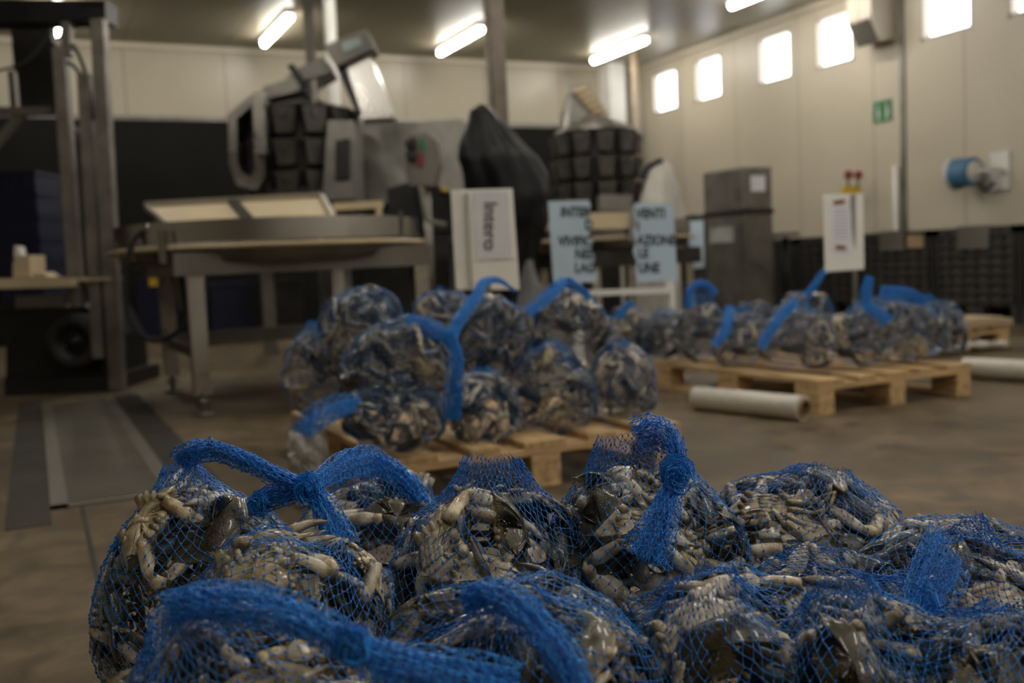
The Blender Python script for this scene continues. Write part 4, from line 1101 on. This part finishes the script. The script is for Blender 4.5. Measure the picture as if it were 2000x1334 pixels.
def shell_net(name, c, N, env, bvh, parent, nu, step, neck=(.012, .008), z0=.15, nr=.00030, kr=.00115, kl=.0027, blend=32, seed=0, fold=.05, proud=1.14):
    c = Vector(c); N = Vector(N); rnd = np.random.default_rng(seed)
    w_ = (N - c).normalized(); xx = w_.cross(Vector(FW)).normalized(); yy = w_.cross(xx).normalized()
    K, T = 46, 72
    ps = np.radians(np.linspace(4, 170, K)); dps = ps[1] - ps[0]
    rx, ry, rz = env
    R_h = np.zeros((K, T))
    for i, a in enumerate(ps):
        for k in range(T):
            th = 2 * PI * k / T
            d = w_ * math.cos(a) + (xx * math.cos(th) + yy * math.sin(th)) * math.sin(a)
            re = 1 / rho(d.x / rx, d.y / ry, d.z / rz)
            hit = bvh.ray_cast(c + d * .45, -d, .45) if bvh else (None,)
            rh = (hit[0] - c).length if hit[0] is not None else 0
            rr = min(max(rh + .0015, re * .80), re * proud)
            if d.z < 0: rr = min(rr, (c.z - z0 - .003) / -d.z)
            R_h[i, k] = rr
    Uh = 1 / R_h; U_ = Uh.copy(); u_top = 1 / (N - c).length
    cs = math.cos(dps)
    for it in range(50):
        up_ = np.vstack([np.full((1, T), u_top), U_[:-1]]); dn = np.vstack([U_[1:], U_[-1:]])
        av = .62 * (up_ + dn) / (2 * (cs * .35 + .65)) + .38 * (np.roll(U_, 1, 1) + np.roll(U_, -1, 1)) / 2
        U_ = np.minimum(Uh, av)
    R_ = 1 / U_
    # no lower than the pallet
    Pn = np.zeros((K + 1, T, 3)); ths = 2 * PI * np.arange(T) / T
    xa, ya, wa, ca, Na = (np.array(v) for v in (xx, yy, w_, c, N))
    ph = rnd.uniform(0, 6.28, 3)
    for i, a in enumerate(ps):
        fo = 1 + fold * math.exp(-(a / .7) ** 2) * (np.sin(6 * ths + ph[0] + 2 * a) + .6 * np.sin(11 * ths + ph[1] - 3 * a))
        d = np.outer(np.ones(T), wa) * math.cos(a) + (np.outer(np.cos(ths), xa) + np.outer(np.sin(ths), ya)) * math.sin(a)
        Pn[i + 1] = ca + d * (R_[i] * fo)[:, None]
        Pn[i + 1][:, 2] = np.maximum(Pn[i + 1][:, 2], z0 + .004)
    ring = Na + np.outer(np.cos(ths) * neck[0], xa) + np.outer(np.sin(ths) * neck[1], ya) + np.outer(.003 * np.sin(5 * ths + ph[2]), wa)
    kb = max(2, int(round((math.radians(blend) - ps[0]) / dps)) + 1)
    tgt = Pn[kb].copy()
    for i in range(kb):
        t = i / kb; tt = t ** 1.25
        lin = ring * (1 - tt) + tgt * tt
        lin += (ca + (Na - ca) * .5 - lin) * (.22 * math.sin(PI * t) * .35)
        wgt = 1 - t ** 3
        Pn[i] = lin * wgt + Pn[i] * (1 - wgt) if i else ring
    # resample at even lengths
    seg = np.linalg.norm(np.diff(Pn, axis=0), axis=2); cum = np.vstack([np.zeros((1, T)), np.cumsum(seg, 0)]); tot = cum[-1]
    nj = int(tot.mean() / step)
    G0 = np.zeros((nj, T, 3))
    for k in range(T):
        sv = np.linspace(0, tot[k], nj)
        for q in range(3): G0[:, k, q] = np.interp(sv, cum[:, k], Pn[:, k, q])
    G_ = np.zeros((nj, nu, 3))
    for j in range(nj):
        f_ = ((np.arange(nu) + (.5 if j % 2 else 0)) / nu * T) % T; i0 = np.floor(f_).astype(int); fr = (f_ - i0)[:, None]
        G_[j] = G0[j, i0 % T] * (1 - fr) + G0[j, (i0 + 1) % T] * fr
    return lattice(name, G_, parent, nr, kr, kl, .0009)


KIND = {'back': 'olive-backed', 'belly': 'cream-bellied', 'front': 'claws-out', 'rear': 'hind-end', 'side': 'tilted'}; LABS = set()


def fill(c, env, n, hi, label, group, heroes=(), clear=None, seed=0, z0=.15, cat='crab', stuff=None, nmin=0.0):
    """pack crabs just inside a bag; returns BVH of them all"""
    rnd = random.Random(seed); c = Vector(c); V, Fc = [], []; off = 0; pos = []
    M_list = []; mds = []
    for (hp, n_, mode, spin, var, lab) in heroes:
        v = Vector(((hp.x - c.x) / env[0], (hp.y - c.y) / env[1], (hp.z - c.z) / env[2])); v /= rho(*v); i_ = .010 if mode in ('back', 'belly') else .022
        hp = Vector((c.x + v.x * (env[0] - i_), c.y + v.y * (env[1] - i_), c.z + v.z * (env[2] - i_)))
        M = Matrix.Translation(hp) @ crab_rot(n_, mode, spin).to_4x4() @ Matrix.Diagonal((1.05, 1.05, 1.05, 1)); M_list.append((M, var, lab)); mds.append(mode); pos.append(Vector(hp))
    ga = PI * (3 - math.sqrt(5)); tot = int((n + 2 * len(heroes)) * 1.3); k = 0; cnt = len(M_list)
    camdir = (CAM - c).normalized()
    cand = []
    for i in range(tot):
        z = 1 - 2 * (i + .5) / tot; rr = math.sqrt(max(0, 1 - z * z)); a = ga * i + seed
        cand.append(Vector((rr * math.cos(a), rr * math.sin(a), z)))
    if clear: cand.sort(key=lambda d: -d.dot(camdir))
    for d in cand:
        if cnt >= n: break
        if d.z < -.75: continue
        n_ = Vector((d.x / env[0], d.y / env[1], d.z / env[2])).normalized()
        d = d / rho(*d); mode = rnd.choices(['back', 'belly', 'front', 'rear', 'side'], [.40, .36, .14, .04, .06] if hi else [.55, .22, .12, .05, .06])[0]
        ins = {'back': .012, 'belly': .013}.get(mode, .030)
        p = Vector((d.x * (env[0] - ins), d.y * (env[1] - ins), d.z * (env[2] - ins))) + c
        p += Vector((rnd.uniform(-.008, .008), rnd.uniform(-.008, .008), rnd.uniform(-.008, .008)))
        p.z = max(p.z, z0 + .03)
        if any((p - q).length < .082 for q in pos[:len(heroes)]): continue
        tilt = (n_ + Vector((rnd.uniform(-.4, .4), rnd.uniform(-.4, .4), rnd.uniform(-.4, .4)))).normalized()
        sc = rnd.uniform(.86, 1.04)
        M = Matrix.Translation(p) @ crab_rot(tilt, mode, rnd.uniform(0, 6.28)).to_4x4() @ Matrix.Diagonal((sc, sc, sc, 1))
        M_list.append((M, rnd.randrange(99), None)); mds.append(mode); pos.append(p); cnt += 1
    def keep(q, f=1.0):
        v = Vector(((q.x - c.x) / (env[0] - .006), (q.y - c.y) / (env[1] - .006), (q.z - c.z) / (env[2] - .006))); l = rho(*v); f *= .97
        if l > f:
            v *= f / l; q = Vector((c.x + v.x * (env[0] - .006), c.y + v.y * (env[1] - .006), c.z + v.z * (env[2] - .006)))
        if q.z < z0 + .008: q = Vector((q.x, q.y, z0 + .008))
        return q
    for mi_, (M, var, lab) in enumerate(M_list):
        cr = Crab(var + seed * 100, 1 if hi else 0, M, keep, mi_ < len(heroes))
        A = np.array(M)[:3]; vv = np.array([tuple(v) for v in cr.v]) @ A[:, :3].T + A[:, 3]
        V.append(vv); Fc += [[i + off for i in f] for f in cr.f]; off += len(vv)
        if stuff is not None: stuff.append((vv, cr.f, cr.c))
        else:
            o = bpy.data.objects.new('blue_crab', cr.mesh()); COL.objects.link(o); o.matrix_world = M
            if not lab:
                v = M.translation - c; a_ = v.dot(RT) / env[0]; b_ = v.z / env[2]
                lab = '%s crab, %s%s in %s' % (KIND[mds[mi_]], ('upper' if b_ > .4 else 'lower' if b_ < -.35 else 'mid'), (' left' if a_ < -.33 else ' right' if a_ > .33 else ' centre'), label)
                if lab in LABS:
                    lab = lab.replace(' crab,', ' crab turned ' + ('rightward' if (M.to_3x3() @ Vector((0, 1, 0))).dot(RT) > 0 else 'leftward') + ',')
                if lab in LABS: lab = lab.replace(' crab', ' smaller crab', 1)
            LABS.add(lab); tag(o, lab, cat, group)
    return BVHTree.FromPolygons([tuple(v) for v in np.concatenate(V)], Fc)


# ------------------------------------------------------------------ bag builder
def bag(c, env, N, label, crab_label, n, hi=True, nu=46, step=.0078, neck=(.012, .008), straps=(), heroes=(), group=None, z0=.15, seed=0, blend=32, stuff=None, nr=.00030, kr=.00115, kl=.0027, knots=(), fold=.05, proud=1.14):
    c = Vector(c)
    LUMP[:] = [seed * 1.7, seed * 2.9, seed * 4.3]
    bvh = fill(c, env, n, hi, crab_label, 'blue crabs in net bags' if not hi else 'blue crabs packed in the near net bags', heroes, True, seed, z0, stuff=stuff)
    t = thing('net_bag', label, 'net bag', (c.x, c.y, z0), group)
    shell_net('net_body', c, N, env, bvh, t, nu, step, neck, z0, nr, kr, kl, blend, seed, fold, proud)
    for i, (path, wid, flat, name) in enumerate(straps):
        tube_net(name, path, wid, t, nu=26 if hi else 14, step=.0075 if hi else .014, flat=flat, seed=seed + i, r=.00045 if hi else .0011, kr=.001 if hi else .0018, kl=.002 if hi else .004)
        if hi: tube_net(name, path, [w * .6 for w in wid], t, nu=18, step=.0075, flat=flat * .7, seed=seed + i + 50)
        else: tube_net(name, path, [w * .55 for w in wid], t, nu=10, step=.012, flat=flat, seed=seed + i + 50, r=.0011)
    for (p, r_) in knots:
        p = Vector(p)
        path = []
        for k in range(13):
            a = k / 12 * 2 * PI * 1.6; path.append(p + RT * (math.cos(a) * r_ * .45) + UP * (math.sin(a) * r_ * .6) + FW * ((k / 12 - .5) * r_ * 1.2))
        tube_net('tie_knot', path, [r_ * .55, r_ * .7, r_ * .7, r_ * .55], t, nu=22 if hi else 12, step=.006 if hi else .012, flat=.9, seed=seed + 9, r=.00055 if hi else .0012)
    return t


FGROUP = 'blue net bags of crabs on the near pallet'
def fgc(px_, d, rad, ztop, z0=.15, rz_min=None):
    p = P(px_, 667, d); zc = (ztop + z0) / 2; return Vector((p.x, p.y, zc)), (rad, rad, (ztop - z0) / 2)


def cl(where): return where
V3 = Vector
toC = -FW
mk = P
# B1 far-left bag
c, e = fgc(352, 1.17, .118, .435)
bag(c, e, mk(352, 905, 1.17), 'far-left blue net bag whose gathered neck arches right into a rope', cl('the far-left net bag'), 20, seed=1, group=FGROUP, neck=(.018, .012), blend=44,
    straps=[([mk(352, 905, 1.17), mk(372, 886, 1.16), mk(420, 880, 1.15), mk(480, 900, 1.13), mk(545, 932, 1.12), mk(600, 955, 1.12)], [.014, .013, .012, .012, .011, .010], .6, 'gathered_neck'),
            ([mk(600, 955, 1.12), mk(630, 990, 1.1), mk(650, 1040, 1.08), mk(664, 1085, 1.05)], [.009, .013, .020, .024], .6, 'loose_tail'),
            ([mk(600, 952, 1.12), mk(560, 965, 1.13), mk(520, 975, 1.14), mk(500, 988, 1.14)], [.010, .010, .013, .012], .8, 'loose_tail')],
    knots=[(mk(603, 955, 1.11), .016), (mk(506, 985, 1.13), .012)],
    heroes=[(mk(295, 1030, 1.13), -FW + RT * -.4 + UP * .5, 'belly', 2.2, 0, 'cream-bellied crab lying along the upper left shoulder of the far-left net bag'),
            (mk(300, 1110, 1.06), -FW + RT * -.2, 'front', .3, 1, 'crab with a cream claw pointing down at the left side of the far-left bag'),
            (mk(420, 1040, 1.13), -FW + UP * .8, 'back', .5, 2, 'olive-backed crab just below the arching neck of the far-left bag')])
# B2 behind
c, e = fgc(710, 1.34, .125, .40)
bag(c, e, mk(735, 905, 1.33), 'low net bag behind the knot, its neck draped over toward the right', cl('the bag behind the roped knot'), 12, seed=2, group=FGROUP, neck=(.030, .012), blend=50,
    straps=[([mk(610, 950, 1.14), mk(660, 915, 1.22), mk(710, 900, 1.3), mk(740, 905, 1.33), mk(790, 935, 1.32), mk(830, 985, 1.3)], [.010, .014, .018, .018, .014, .01], .6, 'gathered_neck')],
    heroes=[(mk(790, 990, 1.27), -FW + UP * .3, 'back', -.4, 3, 'dark crab seen through the draped neck of the bag behind the knot'),
            (mk(600, 1010, 1.27), -FW + UP * .2, 'belly', 1.2, 5, 'cream crab wedged at the left end of the bag behind the knot')])
# B3 belly crab bag
c, e = fgc(520, .99, .118, .415)
bag(c, e, mk(660, 1060, 1.04), 'net bag under the knot holding a crab turned white belly up', cl('the bag topped by the white-bellied crab'), 14, seed=3, group=FGROUP, neck=(.022, .012), blend=30,
    heroes=[(mk(500, 1098, .965), UP * 1.0 - FW * .9 + RT * -.1, 'belly', 3.3, 4, 'large crab lying white belly up on top of the bag under the knot'),
            (mk(610, 1120, .955), -FW + UP * .5 + RT * .3, 'front', 1.4, 6, 'crab with bundled cream legs right of the white-bellied crab')])
# B4 centre
c, e = fgc(935, 1.14, .122, .43)
bag(c, e, mk(962, 893, 1.14), 'centre net bag standing up in a wide cut-off peak', cl('the centre bag with the wide cut-off peak'), 16, seed=4, group=FGROUP, neck=(.032, .010), blend=52, fold=.04,
    heroes=[(mk(850, 1065, 1.08), -FW + UP * .3 + RT * -.3, 'belly', 2.6, 7, 'cream crab with folded legs at the left of the centre bag'),
            (mk(1010, 1030, 1.07), -FW + UP * .2, 'front', .4, 2, 'crab with a long blue-grey claw under the peak of the centre bag'),
            (mk(930, 1120, 1.03), -FW + UP * .3, 'belly', .2, 0, 'crab with crossed cream legs low in the centre bag')])
# B5 knot bag
c, e = fgc(1235, 1.2, .132, .43)
bag(c, e, mk(1240, 850, 1.18), 'tall net bag tied in a dense knot with a hanging frayed tail', cl('the tall knotted bag'), 17, seed=5, group=FGROUP, neck=(.045, .012), blend=46,
    straps=[([mk(1240, 850, 1.18), mk(1278, 840, 1.17), mk(1308, 856, 1.15), mk(1325, 895, 1.13), mk(1325, 925, 1.12)], [.018, .020, .018, .014, .010], .55, 'gathered_neck'),
            ([mk(1322, 930, 1.12), mk(1305, 975, 1.1), mk(1285, 1030, 1.08), mk(1262, 1095, 1.06)], [.009, .015, .021, .026], .5, 'frayed_tail')],
    knots=[(mk(1322, 925, 1.11), .018)],
    heroes=[(mk(1165, 895, 1.15), -FW + UP * .4 + RT * -.3, 'front', .9, 5, 'crab raising its claw into the top of the tall knotted bag'),
            (mk(1255, 1020, 1.09), -FW + UP * .3, 'belly', .3, 1, 'pale-bellied crab behind the frayed tail of the tall knotted bag'),
            (mk(1150, 1000, 1.10), -FW + UP * .2, 'back', 1.2, 6, 'crab with a dark blue claw at the left of the tall knotted bag'),
            (mk(1340, 1060, 1.1), -FW + UP * .2 + RT * .4, 'belly', 1.9, 3, 'cream crab at the right foot of the tall knotted bag')])
# B6 right rear
c, e = fgc(1560, 1.32, .14, .39)
bag(c, e, mk(1612, 915, 1.3), 'right rear net bag with a squared-off folded peak', cl('the right rear bag with the squared peak'), 15, seed=6, group=FGROUP, neck=(.034, .012), blend=44,
    heroes=[(mk(1480, 985, 1.25), -FW + UP * .8 + RT * -.2, 'belly', .5, 2, 'crab with tangled cream legs at the left of the squared-peak bag'),
            (mk(1570, 1045, 1.2), -FW + UP * .4, 'belly', .1, 4, 'crab with a long white belly across the squared-peak bag'),
            (mk(1660, 1060, 1.22), -FW + UP * .4 + RT * .4, 'front', 2.9, 0, 'crab with upright spines at the right of the squared-peak bag')])
# B7 far right
c, e = fgc(1905, 1.14, .145, .35)
bag(c, e, mk(1850, 1070, 1.0), 'far right net bag with a dense blue fold hanging down its front', cl('the far right bag with the hanging fold'), 14, seed=7, group=FGROUP, neck=(.05, .014), blend=34,
    straps=[([mk(1850, 1068, 1.0), mk(1835, 1110, .97), mk(1810, 1160, .95), mk(1800, 1195, .94)], [.03, .03, .026, .02], .3, 'hanging_fold')],
    heroes=[(mk(1800, 1060, 1.07), -FW + UP * 1.2, 'back', .4, 1, 'dark crab with a spine poking up at the left of the far right bag'),
            (mk(1940, 1180, .98), -FW + UP * .5, 'belly', .6, 3, 'cream crab under the hanging fold of the far right bag')])
# B8 small on top
p = P(1585, 667, 1.05); c = V3((p.x, p.y, .285)); e = (.105, .09, .075)
bag(c, e, mk(1780, 1165, .97), 'small net bag with one large white claw, its net pulled right', cl('the small bag with the white claw'), 8, seed=8, group=FGROUP, neck=(.024, .014), blend=36, z0=.2,
    straps=[([mk(1775, 1165, .97), mk(1800, 1160, .96), mk(1822, 1180, .95), mk(1808, 1212, .95)], [.024, .018, .014, .010], .6, 'bunched_tail')],
    heroes=[(mk(1570, 1105, .97), UP * .9 - FW * .7 + RT * .2, 'front', 2.5, 3, 'crab with a large white claw pointing right on the small bag')])
# B9 front left
c, e = fgc(440, .80, .12, .405)
bag(c, e, mk(335, 1190, .78), 'blurred front-left net bag with a thick rope of net across it', cl('the blurred front-left bag'), 13, seed=9, group=FGROUP, neck=(.02, .014), blend=40,
    straps=[([mk(325, 1195, .77), mk(400, 1180, .76), mk(500, 1185, .74), mk(600, 1215, .73), mk(690, 1265, .72)], [.016, .017, .016, .014, .012], .7, 'gathered_neck'),
            ([mk(690, 1265, .72), mk(760, 1295, .72), mk(860, 1318, .72), mk(1010, 1350, .72)], [.011, .016, .018, .018], .6, 'loose_tail')],
    knots=[(mk(692, 1262, .715), .013)],
    heroes=[(mk(480, 1300, .70), -FW + UP * .7, 'belly', 1.0, 5, 'white-bellied crab at the bottom edge below the thick blue rope')])
# B10 front centre
c, e = fgc(985, .86, .132, .40)
bag(c, e, mk(1000, 1150, .82), 'blurred front-centre net bag with a blue band slanting down right', cl('the blurred front-centre bag'), 15, seed=10, group=FGROUP, neck=(.02, .012), blend=38,
    straps=[([mk(905, 1175, .80), mk(955, 1165, .79), mk(1010, 1185, .77), mk(1060, 1240, .75), mk(1105, 1300, .73), mk(1140, 1370, .71)], [.010, .014, .016, .016, .016, .016], .6, 'gathered_neck')],
    heroes=[(mk(905, 1275, .76), -FW + UP * .6, 'back', .2, 7, 'dark-backed crab left of the slanting blue band'),
            (mk(1170, 1250, .77), -FW + UP * .4 + RT * .3, 'rear', .6, 6, 'cream crab with oval paddles right of the slanting blue band')])
# B11
c, e = fgc(1385, .94, .115, .37)
bag(c, e, mk(1370, 1125, .9), 'front net bag right of centre lying low, without a standing neck', cl('the low front bag right of centre'), 13, seed=11, group=FGROUP, neck=(.03, .012), blend=34,
    heroes=[(mk(1400, 1220, .84), -FW + UP * .5, 'back', 2.9, 1, 'dark olive crab facing forward in the low front bag right of centre'),
            (mk(1310, 1170, .87), -FW + UP * .8, 'belly', .9, 0, 'crab with parallel grey legs atop the low front bag')])
# B12
c, e = fgc(1665, .9, .105, .355)
bag(c, e, mk(1640, 1140, .9), 'front right net bag over an upright olive carapace', cl('the front right bag over the upright carapace'), 11, seed=12, group=FGROUP, neck=(.03, .012), blend=34,
    heroes=[(mk(1640, 1225, .82), -FW + UP * .25, 'back', 1.45, 2, 'crab showing its broad olive carapace upright in the front right bag')])
# B13
c, e = fgc(1945, .86, .13, .345)
bag(c, e, mk(1990, 1180, .88), 'dark net bag in the lower right corner of the heap', cl('the dark lower right corner bag'), 13, seed=13, group=FGROUP, neck=(.03, .012), blend=34,
    heroes=[(mk(1900, 1270, .76), -FW + UP * .6, 'back', .5, 4, 'large dark crab in the lower right corner of the near heap')])

# ------------------------------------------------------------------ heap on the middle pallet
G1 = 'net bags stacked on the middle pallet'
def bgbag(px_, py, d, r_, rz, label, cw, n, seed, straps=(), N=None, z0=None, knots=(), stuff=None, group=G1, neck=(.02, .012)):
    r_ *= 1.12; rz *= 1.05; c = P(px_, py, d); z0 = c.z - rz * .97 if z0 is None else z0
    N = N if N is not None else c + V3((0, 0, rz * 1.15))
    return bag(c, (r_, r_, rz), N, label, cl(cw), n, hi=False, nu=40, step=.012, neck=neck, straps=straps, z0=z0, seed=seed, nr=.00032, kr=.0007, kl=.002, blend=26, knots=knots, stuff=stuff, group=group)


bgbag(770, 812, 2.92, .142, .10, 'lower bag at the front left corner of the middle heap, with a pulled loop', 'the lower front left bag of the middle heap', 10, 31,
      straps=[([mk(705, 785, 2.8), mk(650, 800, 2.75), mk(600, 832, 2.72), mk(588, 848, 2.72)], [.02, .03, .035, .03], .4, 'loose_tail')])
bgbag(945, 800, 3.1, .10, .11, 'lower bag at the front middle of the middle heap, beneath the hanging tail', 'the lower front middle bag of the middle heap', 9, 32)
bgbag(1082, 768, 3.25, .132, .145, 'lower bag right of centre in the middle heap', 'the lower right-of-centre bag of the middle heap', 11, 33)
bgbag(1212, 752, 3.4, .108, .13, 'rightmost bag of the middle heap, standing alone on the pallet corner', 'the rightmost bag of the middle heap', 10, 34)
bgbag(620, 735, 3.45, .115, .16, 'leftmost bag of the middle heap, partly behind the others', 'the leftmost bag of the middle heap', 9, 35)
bgbag(780, 715, 2.98, .148, .135, 'big upper front bag of the middle heap, tied with a long hanging tail', 'the big upper front bag of the middle heap', 14, 36,
      N=mk(850, 640, 2.95), knots=[(mk(878, 662, 2.86), .022)],
      straps=[([mk(790, 632, 2.95), mk(835, 640, 2.9), mk(880, 662, 2.86)], [.03, .028, .018], .5, 'gathered_neck'), ([mk(880, 662, 2.86), mk(893, 700, 2.84), mk(888, 760, 2.84), mk(884, 820, 2.86)], [.016, .022, .026, .024], .4, 'hanging_tail'),
              ([mk(880, 662, 2.86), mk(905, 615, 2.9), mk(930, 580, 2.95), mk(945, 552, 3.0), mk(975, 548, 3.05), mk(1005, 568, 3.1)], [.016, .018, .018, .014, .012, .008], .5, 'loose_tail')])
bgbag(708, 640, 3.25, .135, .125, 'upper back left bag of the middle heap with a blue peaked top', 'the upper back left bag of the middle heap', 12, 37, N=mk(708, 560, 3.25), neck=(.05, .02))
bgbag(868, 615, 3.65, .11, .09, 'small upper bag at the back of the middle heap, below the white board', 'the upper back bag below the white board', 8, 38, N=mk(880, 565, 3.62), neck=(.05, .02))
bgbag(962, 655, 3.3, .115, .135, 'upper centre bag of the middle heap, behind the upright tail', 'the upper centre bag of the middle heap', 11, 39, N=mk(975, 580, 3.3))
bgbag(1108, 640, 3.5, .145, .135, 'upper right bag of the middle heap with a blue triangular neck', 'the upper right bag of the middle heap', 13, 40, N=mk(1105, 548, 3.45), neck=(.012, .01),
      straps=[([mk(1105, 546, 3.4), mk(1070, 580, 3.3), mk(1030, 612, 3.25)], [.016, .022, .02], .4, 'loose_tail'), ([mk(1105, 546, 3.4), mk(1130, 565, 3.42), mk(1150, 585, 3.45)], [.014, .02, .02], .4, 'loose_tail')])

# ------------------------------------------------------------------ low spread on the right pallet
G2 = 'net bags spread on the right pallet'; STUFF = []
spread = [(1560, 668, 4.45, .135, .145, 'front corner bag of the right pallet, nearest the floor roll', (1560, 590)), (1680, 665, 4.5, .12, .145, 'second bag from the left along the near right edge of the right pallet', (1690, 590)), (1775, 655, 4.6, .13, .16, 'third bag along the near right edge of the right pallet, rounded and dark', (1730, 570)),
          (1838, 650, 4.85, .095, .15, 'rightmost bag of the right pallet, at its far corner', (1800, 580)), (1450, 665, 4.75, .12, .13, 'bag left of the front corner bag on the right pallet', (1440, 600)), (1375, 645, 5.0, .125, .14, 'left bag of the right pallet with a rounded blue loop on top', (1375, 572)),
          (1300, 650, 5.2, .11, .12, 'second bag from the left end of the right pallet', (1300, 600)), (1230, 640, 5.4, .11, .12, 'leftmost bag of the right pallet, against the middle heap', (1225, 598)), (1570, 615, 5.0, .14, .12, 'back bag of the right pallet, its neck standing up left of the white sign', (1590, 575)),
          (1470, 625, 5.2, .11, .10, 'low back bag in the middle of the right pallet', (1480, 596)), (1720, 620, 5.1, .13, .12, 'back bag of the right pallet under the pole of the white sign', (1690, 585))]
st = {0: [([mk(1555, 588, 4.35), mk(1520, 625, 4.25), mk(1485, 678, 4.2)], [.02, .024, .022], .4, 'loose_tail')],
      4: [([mk(1425, 598, 4.7), mk(1420, 640, 4.6), mk(1395, 675, 4.55)], [.02, .022, .018], .4, 'loose_tail')],
      5: [([mk(1345, 600, 4.9), mk(1350, 565, 4.9), mk(1375, 555, 4.9), mk(1398, 575, 4.9)], [.02, .022, .02, .02], .5, 'gathered_neck')],
      8: [([mk(1575, 580, 4.9), mk(1592, 555, 4.9), mk(1610, 528, 4.9)], [.02, .018, .014], .5, 'upright_tail')],
      1: [([mk(1690, 600, 4.4), mk(1692, 570, 4.4), mk(1698, 540, 4.4)], [.03, .026, .018], .5, 'upright_tail'), ([mk(1690, 598, 4.38), mk(1715, 612, 4.35), mk(1735, 630, 4.33)], [.024, .03, .03], .4, 'loose_tail')],
      2: [([mk(1720, 572, 4.5), mk(1770, 575, 4.5), mk(1810, 590, 4.5)], [.035, .035, .02], .4, 'gathered_neck')],
      7: [([mk(1235, 590, 5.3), mk(1218, 605, 5.3), mk(1205, 625, 5.3)], [.02, .02, .015], .4, 'loose_tail')]}
for i, (x_, y_, d, r_, rz, lab, nk) in enumerate(spread):
    z0_ = .146
    c = P(x_, y_, d); zt = c.z + rz; rz_ = (zt - z0_) / 2; c.z = z0_ + rz_; r_ *= 1.28
    pxn = P(nk[0], nk[1], d)
    tt = bag(c, (r_, r_, rz_), pxn, lab, '', 11, hi=False, nu=36, step=.014, neck=(.04, .02), straps=st.get(i, ()), z0=z0_, seed=60 + i, nr=.00034, kr=.0007, kl=.002, blend=30, stuff=STUFF, group=G2)
# the crabs there are far past three hundred of a kind: one mesh
Vs, Fs, Cs, Ls = [], [], [], []; off = 0
for vv, ff, cc in STUFF:
    Vs.append(vv); Fs += [[i + off for i in f] for f in ff]; off += len(vv); Cs.append(np.array(cc))
me = bpy.data.meshes.new('crab_mass'); me.from_pydata([tuple(v) for v in np.concatenate(Vs)], [], Fs)
ca = me.color_attributes.new('shell', 'FLOAT_COLOR', 'POINT'); arr = np.ones((off, 4), dtype=np.float32); arr[:, :3] = np.concatenate(Cs); ca.data.foreach_set('color', arr.ravel())
me.polygons.foreach_set('use_smooth', [True] * len(me.polygons)); me.materials.append(CRABM)
o = bpy.data.objects.new('crab_mass', me); COL.objects.link(o); tag(o, 'mass of dark blue crabs filling the bags on the right pallet', 'crab', None, 'stuff')
print('CRABS', len([o for o in bpy.data.objects if o.name.startswith('blue_crab')]), 'stuff', len(STUFF), 'polys', sum(len(m.polygons) for m in bpy.data.meshes))
